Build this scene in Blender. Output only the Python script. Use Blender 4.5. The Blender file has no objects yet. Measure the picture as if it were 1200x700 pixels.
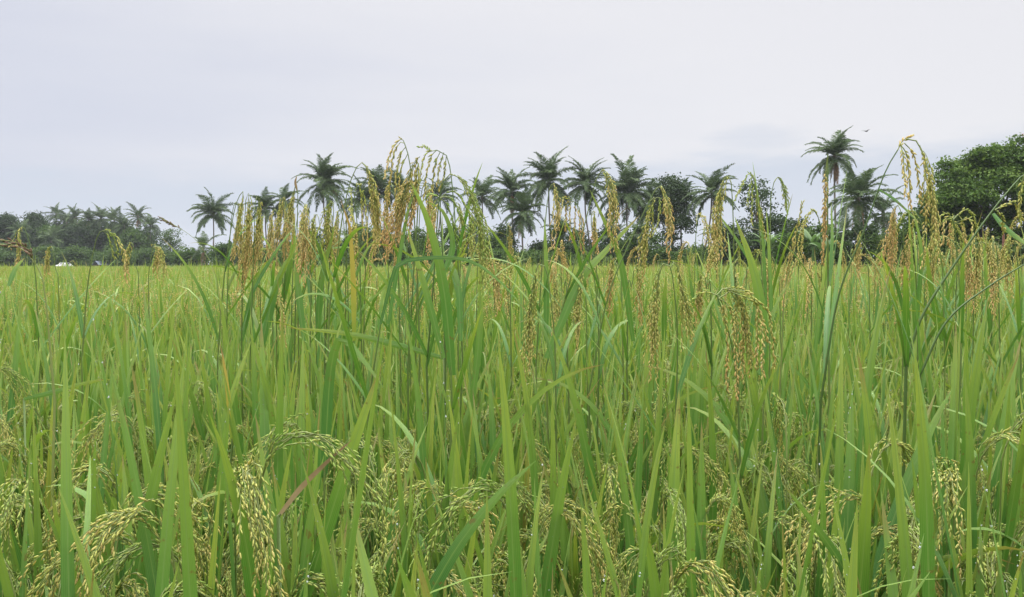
import bpy, math, random
import numpy as np
from mathutils import Vector

rng = np.random.default_rng(7)
random.seed(7)
C = bpy.context.scene.collection
SC = bpy.context.scene
PI = math.pi

# ------------------------------------------------------------------ camera
F, HY, EYE = 1040.0, 312.0, 1.25
PITCH = math.atan((350 - HY) / F)
cam = bpy.data.cameras.new('camera')
cam.sensor_width = 36.0
cam.lens = 36.0 * F / 1200.0
cam.clip_start, cam.clip_end = 0.05, 4000
camo = bpy.data.objects.new('camera', cam)
C.objects.link(camo)
camo.location = (0, 0, EYE)
camo.rotation_euler = (PI / 2 - PITCH, 0, 0)
SC.camera = camo
cp, sp = math.cos(PITCH), math.sin(PITCH)

def at(px, py, Y):
    a, b = (px - 600) / F, (350 - py) / F
    dy, dz = cp + b * sp, -sp + b * cp
    k = Y / dy
    return np.array((a * k, Y, EYE + dz * k))

# ------------------------------------------------------------------ geometry helpers
def nrm(v):
    return v / np.maximum(np.linalg.norm(v, axis=-1, keepdims=True), 1e-9)

class Geo:
    """Collects quads / triangles with a per-vertex triple (u, v, r) and a material slot."""
    def __init__(s):
        s.v, s.a, s.f, s.m, s.n = [], [], [], [], 0
    def add(s, v, faces, attr, mat=0):
        v = np.asarray(v, float).reshape(-1, 3)
        faces = np.asarray(faces, int)
        s.v.append(v)
        s.a.append(np.broadcast_to(np.asarray(attr, float), v.shape).copy())
        s.f.append(faces + s.n)
        s.m.append(np.full(len(faces), mat))
        s.n += len(v)
    def merge(s, o, mat=None):
        for v, a, f, m in zip(o.v, o.a, o.f, o.m):
            pass
        V, A = o.arrays()
        for f, m in zip(o.f, o.m):
            s.f.append(f + s.n)
            s.m.append(m)
        s.v.append(V); s.a.append(A); s.n += len(V)
    def arrays(s):
        return np.concatenate(s.v), np.concatenate(s.a)
    def mesh(s, name, mats, smooth=True):
        V, A = s.arrays()
        me = bpy.data.meshes.new(name)
        nl = sum(f.size for f in s.f)
        npoly = sum(len(f) for f in s.f)
        me.vertices.add(len(V)); me.vertices.foreach_set('co', V.astype(np.float32).ravel())
        me.loops.add(nl); me.polygons.add(npoly)
        me.loops.foreach_set('vertex_index', np.concatenate([f.ravel() for f in s.f]).astype(np.int32))
        sizes = np.concatenate([np.full(len(f), f.shape[1]) for f in s.f])
        starts = np.concatenate([[0], np.cumsum(sizes)[:-1]])
        me.polygons.foreach_set('loop_start', starts.astype(np.int32))
        me.polygons.foreach_set('material_index', np.concatenate(s.m).astype(np.int32))
        me.polygons.foreach_set('use_smooth', np.full(npoly, smooth))
        at_ = me.attributes.new('luv', 'FLOAT_VECTOR', 'POINT')
        at_.data.foreach_set('vector', A.astype(np.float32).ravel())
        for m in mats:
            me.materials.append(m)
        me.update(calc_edges=True)
        return me
    def build(s, name, mats, parent=None, smooth=True):
        o = bpy.data.objects.new(name, s.mesh(name, mats, smooth))
        C.objects.link(o)
        if parent is not None:
            o.parent = parent
        return o

def tag(o, label, cat, group=None, kind=None):
    if label: o['label'] = label
    if cat: o['category'] = cat
    if group: o['group'] = group
    if kind: o['kind'] = kind
    return o

def thing(name, loc, label, cat, group=None, rz=0.0):
    o = bpy.data.objects.new(name, None)
    o.empty_display_size = 0.1
    C.objects.link(o)
    o.location = tuple(float(x) for x in loc)
    o.rotation_euler = (0, 0, rz)
    return tag(o, label, cat, group)

def copy_thing(o, loc, rz, scale, label, group=None):
    r = o.copy(); C.objects.link(r)
    r.location = tuple(float(x) for x in loc); r.rotation_euler = (0, 0, rz); r.scale = (scale,) * 3
    r['label'] = label
    if group: r['group'] = group
    for ch in o.children:
        c = ch.copy(); C.objects.link(c); c.parent = r
        for g in ch.children:
            d = g.copy(); C.objects.link(d); d.parent = c
    return r

def smooth_line(pts, n):
    """Catmull-Rom through the points, resampled evenly to n points."""
    P = np.asarray(pts, float)
    if len(P) < 3:
        t = np.linspace(0, 1, n)[:, None]
        return P[0] * (1 - t) + P[-1] * t
    Q = np.vstack([2 * P[0] - P[1], P, 2 * P[-1] - P[-2]])
    out = []
    for i in range(1, len(Q) - 2):
        for t in np.linspace(0, 1, 12, endpoint=False):
            a, b, c, d = Q[i - 1], Q[i], Q[i + 1], Q[i + 2]
            out.append(0.5 * (2 * b + (c - a) * t + (2 * a - 5 * b + 4 * c - d) * t * t + (-a + 3 * b - 3 * c + d) * t ** 3))
    out.append(P[-1])
    out = np.array(out)
    L = np.concatenate([[0], np.cumsum(np.linalg.norm(np.diff(out, axis=0), axis=1))])
    q = np.linspace(0, L[-1], n)
    return np.stack([np.interp(q, L, out[:, k]) for k in range(3)], 1)

def tube(g, pts, radii, sides=4, attr=(0.5, 0.5, 0.5), mat=0):
    P = np.asarray(pts, float); n = len(P)
    R = np.broadcast_to(np.asarray(radii, float), (n,))
    T = nrm(np.gradient(P, axis=0))
    ref = np.where(np.abs(T[:, 2:3]) > 0.9, np.array([[1.0, 0.2, 0]]), np.array([[0, 0, 1.0]]))
    ref = np.broadcast_to(ref[0:1], T.shape) if np.all(np.abs(T[:, 2]) > 0.5) else ref
    A = nrm(np.cross(T, np.array([0.3, 1.0, 0.1]))); B = np.cross(T, A)
    th = np.linspace(0, 2 * PI, sides, endpoint=False)
    V = P[:, None] + R[:, None, None] * (np.cos(th)[None, :, None] * A[:, None] + np.sin(th)[None, :, None] * B[:, None])
    i = np.arange(n - 1)[:, None] * sides; j = np.arange(sides)[None]
    k = (j + 1) % sides
    f = np.stack([i + j, i + k, i + sides + k, i + sides + j], -1).reshape(-1, 4)
    at_ = np.zeros((n, sides, 3)); at_[...] = attr
    at_[..., 1] = np.linspace(0, 1, n)[:, None]
    g.add(V, f, at_.reshape(-1, 3), mat)

def box(g, lo, hi, attr=(0, 0, 0.5), mat=0):
    x0, y0, z0 = lo; x1, y1, z1 = hi
    V = [(x0, y0, z0), (x1, y0, z0), (x1, y1, z0), (x0, y1, z0), (x0, y0, z1), (x1, y0, z1), (x1, y1, z1), (x0, y1, z1)]
    g.add(V, [(0, 3, 2, 1), (4, 5, 6, 7), (0, 1, 5, 4), (1, 2, 6, 5), (2, 3, 7, 6), (3, 0, 4, 7)], attr, mat)

def ribbon(g, P, S, N, width, fold, r, mat=0):
    """P (k,n,3) centre lines, S side vectors, N normals, width (k,n); three vertices across with a V fold."""
    k, n = P.shape[:2]
    fold = np.broadcast_to(np.asarray(fold, float), (k,))[:, None, None]
    w = width[..., None] * 0.5
    L = P - S * w * np.cos(fold) + N * w * np.sin(fold)
    Rr = P + S * w * np.cos(fold) + N * w * np.sin(fold)
    V = np.stack([L, P, Rr], 2)
    A = np.zeros((k, n, 3, 3))
    A[..., 0] = np.array([0, 0.5, 1.0])
    A[..., 1] = np.linspace(0, 1, n)[None, :, None]
    A[..., 2] = np.broadcast_to(np.asarray(r, float), (k,))[:, None, None]
    b = (np.arange(k) * n * 3)[:, None, None] + (np.arange(n - 1) * 3)[None, :, None] + np.arange(2)[None, None]
    f = np.stack([b, b + 1, b + 4, b + 3], -1).reshape(-1, 4)
    g.add(V, f, A.reshape(-1, 3), mat)

def leaves(g, base, az, tilt, bend, length, width, twist0, twist1, fold, r, n, power=1.6, mat=0, azb=0.0):
    k = len(az)
    t = np.linspace(0, 1, n + 1)[None]
    az_, tilt, bend = az[:, None] + azb * t, tilt[:, None], bend[:, None]
    ang = tilt + bend * t ** power
    D = np.stack([np.sin(ang) * np.cos(az_), np.sin(ang) * np.sin(az_), np.cos(ang)], -1)
    mid = (D[:, 1:] + D[:, :-1]) * 0.5 * (length[:, None, None] / n)
    P = base[:, None] + np.concatenate([np.zeros((k, 1, 3)), np.cumsum(mid, 1)], 1)
    S0 = np.stack([-np.sin(az_), np.cos(az_), 0 * az_], -1)
    S0 = np.broadcast_to(S0, D.shape)
    N0 = np.cross(S0, D)
    tw = twist0[:, None] + twist1[:, None] * t
    S = np.cos(tw)[..., None] * S0 + np.sin(tw)[..., None] * N0
    N = np.cross(S, D)
    prof = np.clip(0.62 + t * 1.3, 0, 1) * np.clip(1 - t ** 2.3, 0, 1) ** 0.85
    ribbon(g, P, S, N, width[:, None] * prof + 0.0004, fold, r, mat)
    return P, S, N, width[:, None] * prof

def frames(D, roll):
    ref = np.where(np.abs(D[:, 2:3]) > 0.9, np.array([[1.0, 0, 0]]), np.array([[0, 0, 1.0]]))
    A = nrm(np.cross(D, ref)); B = np.cross(D, A)
    c, s = np.cos(roll)[:, None], np.sin(roll)[:, None]
    return A * c + B * s, -A * s + B * c

def spindles(g, P, D, L, W, r, v, rngk, sides=5, rings=((0.3, 1.0), (0.68, 0.85)), mat=0):
    """Husked grains: pointed spindles from P along D."""
    k = len(P)
    A, B = frames(D, rngk.uniform(0, 6.28, k))
    th = np.linspace(0, 2 * PI, sides, endpoint=False)
    vs = [P[:, None]]
    for s_, wv in rings:
        c = P + D * (L * s_)[:, None]
        ring = c[:, None] + (W * wv * 0.5)[:, None, None] * (np.cos(th)[None, :, None] * A[:, None] + 0.75 * np.sin(th)[None, :, None] * B[:, None])
        vs.append(ring)
    vs.append((P + D * L[:, None])[:, None])
    V = np.concatenate(vs, 1); m = V.shape[1]
    j = np.arange(sides); j2 = (j + 1) % sides
    tri = [np.stack([0 * j, 1 + j2, 1 + j], -1)]
    nr = len(rings)
    tri.append(np.stack([0 * j + m - 1, 1 + (nr - 1) * sides + j, 1 + (nr - 1) * sides + j2], -1))
    tri = np.concatenate(tri)
    off = (np.arange(k) * m)[:, None, None]
    At = np.zeros((k, m, 3))
    At[..., 0] = rngk.uniform(0, 1, k)[:, None]
    At[..., 1] = np.asarray(v)[:, None]; At[..., 2] = np.asarray(r)[:, None]
    At = At.reshape(-1, 3)
    base = g.n
    g.add(V, (off + tri[None]).reshape(-1, 3), At, mat)
    if nr > 1:
        q = np.concatenate([np.stack([1 + a * sides + j, 1 + a * sides + j2, 1 + (a + 1) * sides + j2, 1 + (a + 1) * sides + j], -1) for a in range(nr - 1)])
        g.f.append((off + q[None]).reshape(-1, 4) + base)
        g.m.append(np.full(k * len(q), mat))

# ------------------------------------------------------------------ materials
def new_mat(name):
    m = bpy.data.materials.new(name); m.use_nodes = True
    nt = m.node_tree
    for n in list(nt.nodes): nt.nodes.remove(n)
    return m, nt

class NT:
    def __init__(s, nt): s.nt = nt
    def n(s, t, **kw):
        x = s.nt.nodes.new(t)
        for k, v in kw.items():
            if k == 'inp':
                for i, val in v.items():
                    if hasattr(val, 'is_output') or isinstance(val, bpy.types.NodeSocket): s.nt.links.new(val, x.inputs[i])
                    else: x.inputs[i].default_value = val
            else: setattr(x, k, v)
        return x
    def math(s, op, a, b=0.0, c=None):
        x = s.n('ShaderNodeMath', operation=op)
        for i, val in enumerate((a, b, c)):
            if val is None: continue
            if isinstance(val, bpy.types.NodeSocket): s.nt.links.new(val, x.inputs[i])
            else: x.inputs[i].default_value = val
        return x.outputs[0]
    def mix(s, fac, a, b, blend='MIX'):
        x = s.n('ShaderNodeMix', data_type='RGBA', blend_type=blend)
        for i, val in ((0, fac), (6, a), (7, b)):
            if isinstance(val, bpy.types.NodeSocket): s.nt.links.new(val, x.inputs[i])
            else: x.inputs[i].default_value = (*val, 1) if isinstance(val, tuple) and len(val) == 3 else val
        return x.outputs[2]
    def ramp(s, fac, stops, interp='LINEAR'):
        x = s.n('ShaderNodeValToRGB')
        x.color_ramp.interpolation = interp
        el = x.color_ramp.elements
        while len(el) < len(stops): el.new(0.5)
        for e, (p, c) in zip(el, stops):
            e.position = p; e.color = (*c, 1)
        s.nt.links.new(fac, x.inputs[0])
        return x.outputs[0]
    def smooth(s, x, a, b):
        y = s.n('ShaderNodeMapRange', interpolation_type='SMOOTHSTEP')
        s.nt.links.new(x, y.inputs[0]); y.inputs[1].default_value = a; y.inputs[2].default_value = b
        return y.outputs[0]
    def noise(s, vec, scale, detail=2.0, rough=0.5):
        x = s.n('ShaderNodeTexNoise')
        if vec is not None: s.nt.links.new(vec, x.inputs['Vector'])
        x.inputs['Scale'].default_value = scale; x.inputs['Detail'].default_value = detail; x.inputs['Roughness'].default_value = rough
        return x.outputs['Fac']

def foliage_shader(h, col, rough, trans, tcol=None, spec=0.4, bump=None):
    b = h.n('ShaderNodeBsdfPrincipled')
    h.nt.links.new(col, b.inputs['Base Color'])
    if isinstance(rough, bpy.types.NodeSocket): h.nt.links.new(rough, b.inputs['Roughness'])
    else: b.inputs['Roughness'].default_value = rough
    b.inputs['Specular IOR Level'].default_value = spec
    t = h.n('ShaderNodeBsdfTranslucent')
    h.nt.links.new(tcol if tcol is not None else col, t.inputs['Color'])
    if bump is not None:
        h.nt.links.new(bump, b.inputs['Normal'])
    m = h.n('ShaderNodeMixShader'); m.inputs[0].default_value = trans
    h.nt.links.new(b.outputs[0], m.inputs[1]); h.nt.links.new(t.outputs[0], m.inputs[2])
    o = h.n('ShaderNodeOutputMaterial')
    h.nt.links.new(m.outputs[0], o.inputs[0])

def luv(h):
    a = h.n('ShaderNodeAttribute', attribute_name='luv', attribute_type='GEOMETRY')
    s = h.n('ShaderNodeSeparateXYZ'); h.nt.links.new(a.outputs['Vector'], s.inputs[0])
    return s.outputs[0], s.outputs[1], s.outputs[2]

def mat_rice_leaf():
    m, nt = new_mat('rice_leaf'); h = NT(nt)
    u, v, r = luv(h)
    oi = h.n('ShaderNodeObjectInfo').outputs['Random']
    rr = h.math('ADD', h.math('MULTIPLY', r, 0.78), h.math('MULTIPLY', oi, 0.22))
    obj = h.n('ShaderNodeTexCoord').outputs['Object']
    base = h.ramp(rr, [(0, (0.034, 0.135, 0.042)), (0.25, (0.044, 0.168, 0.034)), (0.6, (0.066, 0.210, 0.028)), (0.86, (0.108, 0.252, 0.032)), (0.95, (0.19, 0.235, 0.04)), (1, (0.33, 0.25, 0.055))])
    # ripening yellows the tip; darker base and lighter tip also paint in shade and skylight
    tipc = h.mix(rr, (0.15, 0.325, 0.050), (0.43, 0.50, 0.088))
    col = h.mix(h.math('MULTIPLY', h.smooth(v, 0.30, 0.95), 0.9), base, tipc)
    # dry brown tips and brown disease flecks
    n1 = h.noise(obj, 9.0, 2.0)
    dry = h.math('MULTIPLY', h.smooth(v, 0.80, 0.98), h.smooth(n1, 0.46, 0.58))
    col = h.mix(dry, col, (0.33, 0.22, 0.09))
    n2 = h.noise(obj, 85.0, 2.0, 0.6)
    sp_ = h.math('MULTIPLY', h.smooth(n2, 0.63, 0.70), h.smooth(n1, 0.42, 0.56))
    col = h.mix(h.math('MULTIPLY', sp_, 0.75), col, (0.16, 0.065, 0.02))
    # long mottling
    st = h.n('ShaderNodeTexNoise'); 
    mp = h.n('ShaderNodeCombineXYZ'); nt.links.new(h.math('MULTIPLY', u, 9.0), mp.inputs[0]); nt.links.new(h.math('MULTIPLY', v, 4.0), mp.inputs[1]); nt.links.new(h.math('MULTIPLY', r, 37.0), mp.inputs[2])
    nt.links.new(mp.outputs[0], st.inputs['Vector']); st.inputs['Scale'].default_value = 1.0; st.inputs['Detail'].default_value = 3
    col = h.mix(h.math('MULTIPLY', h.smooth(st.outputs['Fac'], 0.35, 0.7), 0.35), col, (0.085, 0.185, 0.035))
    # midrib
    mid = h.math('ABSOLUTE', h.math('SUBTRACT', u, 0.5))
    ribf = h.math('SUBTRACT', 1.0, h.smooth(mid, 0.02, 0.09))
    col = h.mix(h.math('MULTIPLY', ribf, 0.72), col, (0.17, 0.29, 0.08))
    ve = h.math('MULTIPLY', h.math('ADD', h.math('SINE', h.math('MULTIPLY', u, 52.0)), 1.0), 0.16)
    col = h.mix(ve, col, (0.20, 0.32, 0.09))
    # parallel veins as a bump
    w = h.math('SINE', h.math('MULTIPLY', u, 95.0))
    bp = h.n('ShaderNodeBump'); bp.inputs['Strength'].default_value = 0.5; bp.inputs['Distance'].default_value = 0.0006
    nt.links.new(w, bp.inputs['Height'])
    tc = h.mix(1.0, col, (1.25, 1.15, 0.6), 'MULTIPLY')
    foliage_shader(h, col, 0.38, 0.27, tc, 0.5, bp.outputs[0])
    return m

def mat_dry_leaf():
    m, nt = new_mat('dry_leaf'); h = NT(nt)
    u, v, r = luv(h)
    obj = h.n('ShaderNodeTexCoord').outputs['Object']
    n1 = h.noise(obj, 14.0, 4.0)
    col = h.ramp(n1, [(0.3, (0.22, 0.13, 0.07)), (0.5, (0.36, 0.26, 0.14)), (0.7, (0.46, 0.36, 0.21))])
    foliage_shader(h, col, 0.6, 0.25, None, 0.3)
    return m

def mat_yellow_leaf():
    m, nt = new_mat('yellowing_leaf'); h = NT(nt)
    u, v, r = luv(h)
    obj = h.n('ShaderNodeTexCoord').outputs['Object']
    n1 = h.noise(obj, 22.0, 4.0)
    f = h.math('ADD', v, h.math('MULTIPLY', h.math('SUBTRACT', n1, 0.5), 0.7))
    col = h.ramp(f, [(0.0, (0.22, 0.30, 0.04)), (0.35, (0.36, 0.33, 0.05)), (0.7, (0.38, 0.30, 0.06)), (1, (0.27, 0.17, 0.06))])
    foliage_shader(h, col, 0.5, 0.35, None, 0.3)
    return m

def mat_grain():
    m, nt = new_mat('rice_grain'); h = NT(nt)
    u, v, r = luv(h)
    oi = h.n('ShaderNodeObjectInfo').outputs['Random']
    f = h.math('ADD', r, h.math('MULTIPLY', h.math('SUBTRACT', u, 0.5), 0.30))
    f = h.math('ADD', f, h.math('MULTIPLY', h.math('SUBTRACT', oi, 0.5), 0.12))
    col = h.ramp(f, [(0, (0.31, 0.43, 0.095)), (0.25, (0.51, 0.53, 0.14)), (0.5, (0.65, 0.54, 0.20)), (0.75, (0.70, 0.48, 0.21)), (1, (0.66, 0.38, 0.16))])
    obj = h.n('ShaderNodeTexCoord').outputs['Object']
    n1 = h.noise(obj, 240.0, 1.0)
    col = h.mix(h.math('MULTIPLY', h.smooth(n1, 0.6, 0.7), 0.5), col, (0.22, 0.12, 0.05))
    foliage_shader(h, col, 0.55, 0.42, None, 0.3)
    return m

def mat_stalk():
    m, nt = new_mat('rice_stem'); h = NT(nt)
    u, v, r = luv(h)
    oi = h.n('ShaderNodeObjectInfo').outputs['Random']
    col = h.ramp(h.math('ADD', h.math('MULTIPLY', r, 0.8), h.math('MULTIPLY', oi, 0.2)), [(0, (0.05, 0.10, 0.02)), (0.5, (0.11, 0.17, 0.04)), (1, (0.26, 0.29, 0.09))])
    foliage_shader(h, col, 0.45, 0.12, None, 0.4)
    return m

def mat_simple(name, stops, scale, rough, trans=0.0, detail=4.0, use_r=False, spec=0.3, objspace='Object', stretch=None):
    m, nt = new_mat(name); h = NT(nt)
    u, v, r = luv(h)
    tc = h.n('ShaderNodeTexCoord').outputs[objspace]
    if stretch is not None:
        mp = h.n('ShaderNodeMapping'); nt.links.new(tc, mp.inputs[0]); mp.inputs['Scale'].default_value = stretch
        tc = mp.outputs[0]
    f = h.noise(tc, scale, detail, 0.6)
    if use_r:
        oi = h.n('ShaderNodeObjectInfo').outputs['Random']
        f = h.math('ADD', h.math('MULTIPLY', f, 0.45), h.math('MULTIPLY', h.math('FRACT', h.math('ADD', r, h.math('MULTIPLY', oi, 0.25))), 0.55))
    col = h.ramp(f, stops)
    foliage_shader(h, col, rough, trans, None, spec)
    return m

M_HUSK = mat_simple('brown_husk', [(0.3, (0.10, 0.065, 0.045)), (0.7, (0.24, 0.16, 0.10))], 90.0, 0.7, 0.1)
def mat_dew():
    m, nt = new_mat('dew_water'); h = NT(nt)
    b = h.n('ShaderNodeBsdfPrincipled'); b.inputs['Base Color'].default_value = (.95, .97, 1, 1); b.inputs['Roughness'].default_value = 0.02
    b.inputs['IOR'].default_value = 1.33; b.inputs['Transmission Weight'].default_value = 0.7
    o = h.n('ShaderNodeOutputMaterial'); nt.links.new(b.outputs[0], o.inputs[0])
    return m
M_DEW = mat_dew()
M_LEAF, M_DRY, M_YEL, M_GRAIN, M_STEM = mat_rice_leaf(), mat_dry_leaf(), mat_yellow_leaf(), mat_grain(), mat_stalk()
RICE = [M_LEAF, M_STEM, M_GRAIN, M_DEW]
M_FROND = mat_simple('coconut_frond', [(0.15, (0.044, 0.080, 0.030)), (0.5, (0.076, 0.124, 0.044)), (0.85, (0.135, 0.185, 0.062))], 0.9, 0.55, 0.28, use_r=True, spec=0.22)
M_FROND_DRY = mat_simple('dead_frond', [(0.2, (0.17, 0.10, 0.055)), (0.8, (0.36, 0.21, 0.11))], 1.2, 0.7, 0.2, use_r=True)
M_FROND_ORANGE = mat_simple('orange_dead_frond', [(0.2, (0.40, 0.17, 0.06)), (0.8, (0.52, 0.26, 0.10))], 1.2, 0.7, 0.2, use_r=True)
M_PTRUNK = mat_simple('coconut_trunk', [(0.3, (0.11, 0.095, 0.075)), (0.7, (0.24, 0.21, 0.17))], 2.2, 0.85, stretch=(1, 1, 5))
M_BARK = mat_simple('tree_bark', [(0.3, (0.07, 0.055, 0.042)), (0.7, (0.16, 0.13, 0.10))], 3.0, 0.9, stretch=(3, 3, 1))
M_LEAFD = mat_simple('dark_tree_leaf', [(0.2, (0.015, 0.034, 0.010)), (0.5, (0.030, 0.060, 0.016)), (0.85, (0.058, 0.096, 0.024))], 0.7, 0.5, 0.25, use_r=True, spec=0.15)
M_LEAFM = mat_simple('mid_tree_leaf', [(0.2, (0.022, 0.052, 0.010)), (0.5, (0.054, 0.108, 0.018)), (0.85, (0.105, 0.172, 0.030))], 0.7, 0.5, 0.28, use_r=True, spec=0.15)
M_LEAFY = mat_simple('pale_shrub_leaf', [(0.2, (0.05, 0.085, 0.022)), (0.5, (0.09, 0.14, 0.035)), (0.85, (0.14, 0.19, 0.05))], 0.7, 0.5, 0.28, use_r=True, spec=0.15)
M_LEAFB = mat_simple('big_tree_leaf', [(0.2, (0.026, 0.060, 0.010)), (0.5, (0.074, 0.142, 0.022)), (0.85, (0.165, 0.245, 0.042))], 0.7, 0.5, 0.28, use_r=True, spec=0.15)
M_RED = mat_simple('red_young_leaf', [(0.2, (0.3, 0.06, 0.03)), (0.8, (0.42, 0.13, 0.07))], 2.0, 0.5, 0.25, use_r=True)
M_BANANA = mat_simple('banana_leaf', [(0.2, (0.05, 0.12, 0.03)), (0.8, (0.12, 0.21, 0.05))], 1.5, 0.4, 0.35, use_r=True, spec=0.45)
M_MUD = mat_simple('wet_mud', [(0.3, (0.022, 0.018, 0.012)), (0.7, (0.06, 0.05, 0.03))], 6.0, 0.6)
M_GROUND = mat_simple('field_ground', [(0.3, (0.030, 0.032, 0.014)), (0.55, (0.05, 0.06, 0.02)), (0.75, (0.06, 0.075, 0.024))], 0.6, 0.9)

# ------------------------------------------------------------------ rice panicles
def panicle_geo(k, rachis, nb, gb, blen, spread, r0, r1, glen=0.0085, gw=0.0034, sides=5, rings=((0.3, 1.0), (0.68, 0.85)), hang=1.0, stem_r=0.0009, seed_from=0.0, tubes=True):
    """rachis (n,3): the axis that carries the branches. Each branch leaves along the axis and bends to the ground."""
    g = Geo()
    n = len(rachis)
    T = nrm(np.gradient(rachis, axis=0))
    if tubes:
        tube(g, rachis, np.linspace(stem_r * 1.5, stem_r * 0.6, n), 4, (0.5, 0.5, 0.8), 1)
    GP, GD, GV = [], [], []
    for b in range(nb):
        s = seed_from + (0.97 - seed_from) * (b + k.uniform(0, 0.8)) / nb
        x = s * (n - 1); i = min(int(x), n - 2); fr = x - i
        p = rachis[i] * (1 - fr) + rachis[i + 1] * fr
        t = T[i]
        rad = k.normal(0, 1, 3); rad -= t * rad.dot(t); rad /= np.linalg.norm(rad) + 1e-9
        d = nrm(t * 1.0 + rad * spread)
        L = blen * (1 - 0.45 * s) * k.uniform(0.8, 1.15)
        m = 7; pts = [p]
        for q in range(m):
            d = nrm(d + np.array([0, 0, -1.0]) * (0.30 * hang) + k.normal(0, 0.04, 3))
            pts.append(pts[-1] + d * (L / m))
        pts = np.array(pts)
        if tubes:
            tube(g, pts, np.linspace(stem_r * 0.7, stem_r * 0.4, len(pts)), 3, (0.5, 0.5, 0.9), 1)
        ng = max(3, int(round(gb * (1 - 0.4 * s))))
        tt = np.linspace(0.14, 1.0, ng)
        xs = tt * m; ii = np.minimum(xs.astype(int), m - 1); fr2 = (xs - ii)[:, None]
        gp = pts[ii] * (1 - fr2) + pts[ii + 1] * fr2
        bd = nrm(pts[ii + 1] - pts[ii])
        side = k.normal(0, 1, (ng, 3)); side -= bd * (side * bd).sum(1, keepdims=True); side = nrm(side)
        sgn = np.where(np.arange(ng) % 2, 1.0, -1.0)[:, None]
        side0 = nrm(np.cross(bd, np.array([0.3, 0.5, 0.2]) + k.normal(0, 0.5, 3)))
        side = nrm(side0 * sgn + side * 0.6)
        gd = nrm(bd * 1.0 + side * k.uniform(0.18, 0.45, (ng, 1)) + np.array([0, 0, -0.12]))
        GP.append(gp + side * 0.0012); GD.append(gd)
        GV.append(np.clip(s * 0.55 + tt * 0.55, 0, 1))
    P, D, Vv = np.concatenate(GP), np.concatenate(GD), np.concatenate(GV)
    kk = len(P)
    spindles(g, P, D, k.uniform(0.85, 1.12, kk) * glen, k.uniform(0.85, 1.15, kk) * gw, r0 + (r1 - r0) * Vv, Vv, k, sides, rings, 2)
    return g

def strand_geo(k, line, r0, r1, spacing=0.0034, glen=0.0092, gw=0.0032, out=0.4):
    """One hanging branch: grains alternate along the line itself."""
    g = Geo()
    L = np.linalg.norm(np.diff(line, axis=0), axis=1).sum()
    tube(g, line, np.linspace(0.0009, 0.0005, len(line)), 4, (0.5, 0.5, 0.8), 1)
    ng = max(4, int(L / spacing)); n = len(line)
    tt = np.linspace(0.12, 1, ng); xs = tt * (n - 1); ii = np.minimum(xs.astype(int), n - 2); fr = (xs - ii)[:, None]
    gp = line[ii] * (1 - fr) + line[ii + 1] * fr
    bd = nrm(line[ii + 1] - line[ii])
    side = nrm(np.cross(bd, k.normal(0, 1, (ng, 3))))
    gd = nrm(bd + side * k.uniform(out * 0.5, out * 1.3, (ng, 1)))
    spindles(g, gp + side * 0.001, gd, k.uniform(0.85, 1.1, ng) * glen, k.uniform(0.85, 1.1, ng) * gw, r0 + (r1 - r0) * tt, tt, k, mat=2)
    return g

def tail_geo(k, rachis, ns, half_w, r0, r1, spacing=0.0052, glen=0.0092, gw=0.0027, sides=5, rings=((0.3, 1.0), (0.68, 0.85)), out=0.4, s0=0.06, tubes=True):
    """A drooping head: strands leave the axis one after another, drift apart a little and hang side by side."""
    g = Geo(); n = len(rachis)
    seg = np.linalg.norm(np.diff(rachis, axis=0), axis=1); L = seg.sum()
    cum = np.concatenate([[0], np.cumsum(seg)]) / L
    pos = lambda q: np.stack([np.interp(q, cum, rachis[:, c]) for c in range(3)], -1)
    if tubes: tube(g, pos(np.linspace(0, .8, 12)), np.linspace(0.0012, 0.0005, 12), 4, (0.5, 0.5, 0.8), 1)
    GP, GD, GR, GV = [], [], [], []
    for i in range(ns):
        a = s0 + (0.52 - s0) * (i + k.uniform(0, .9)) / ns
        b = min(1.06, a + k.uniform(0.36, 0.58))
        q = np.linspace(a, b, 14); f = (q - a) / (b - a)
        ang = k.uniform(0, 2 * PI); mag = half_w * k.uniform(0.35, 1.15)
        off = np.array([math.cos(ang), math.sin(ang), 0.25 * k.normal()]) * mag
        base = pos(np.minimum(q, 1.0)) + (np.maximum(q, 1) - 1)[:, None] * np.array([0, 0, -L])
        P = base + off * (f[:, None] ** 0.7 * (1.0 - 0.25 * f[:, None])) + np.cumsum(k.normal(0, half_w * 0.06, (14, 3)), 0)
        if tubes: tube(g, P, np.linspace(0.0007, 0.0004, 14), 3, (0.5, 0.5, 0.9), 1)
        sl = (b - a) * L
        ng = max(4, int(sl / spacing)); tt = np.linspace(0.10, 1, ng) ; x = tt * 13; ii = np.minimum(x.astype(int), 12); fr = (x - ii)[:, None]
        gp = P[ii] * (1 - fr) + P[ii + 1] * fr; bd = nrm(P[ii + 1] - P[ii])
        side = nrm(np.cross(bd, k.normal(0, 1, (ng, 3))))
        GP.append(gp + side * 0.001); GD.append(nrm(bd + side * k.uniform(out * .5, out * 1.4, (ng, 1))))
        v = np.clip(a + (b - a) * tt, 0, 1); GV.append(v); GR.append(r0 + (r1 - r0) * v + k.normal(0, .05))
    P, D, V, Rr = np.concatenate(GP), np.concatenate(GD), np.concatenate(GV), np.concatenate(GR)
    m = len(P)
    spindles(g, P, D, k.uniform(.85, 1.12, m) * glen, k.uniform(.85, 1.15, m) * gw, Rr, V, k, sides, rings, 2)
    return g

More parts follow.
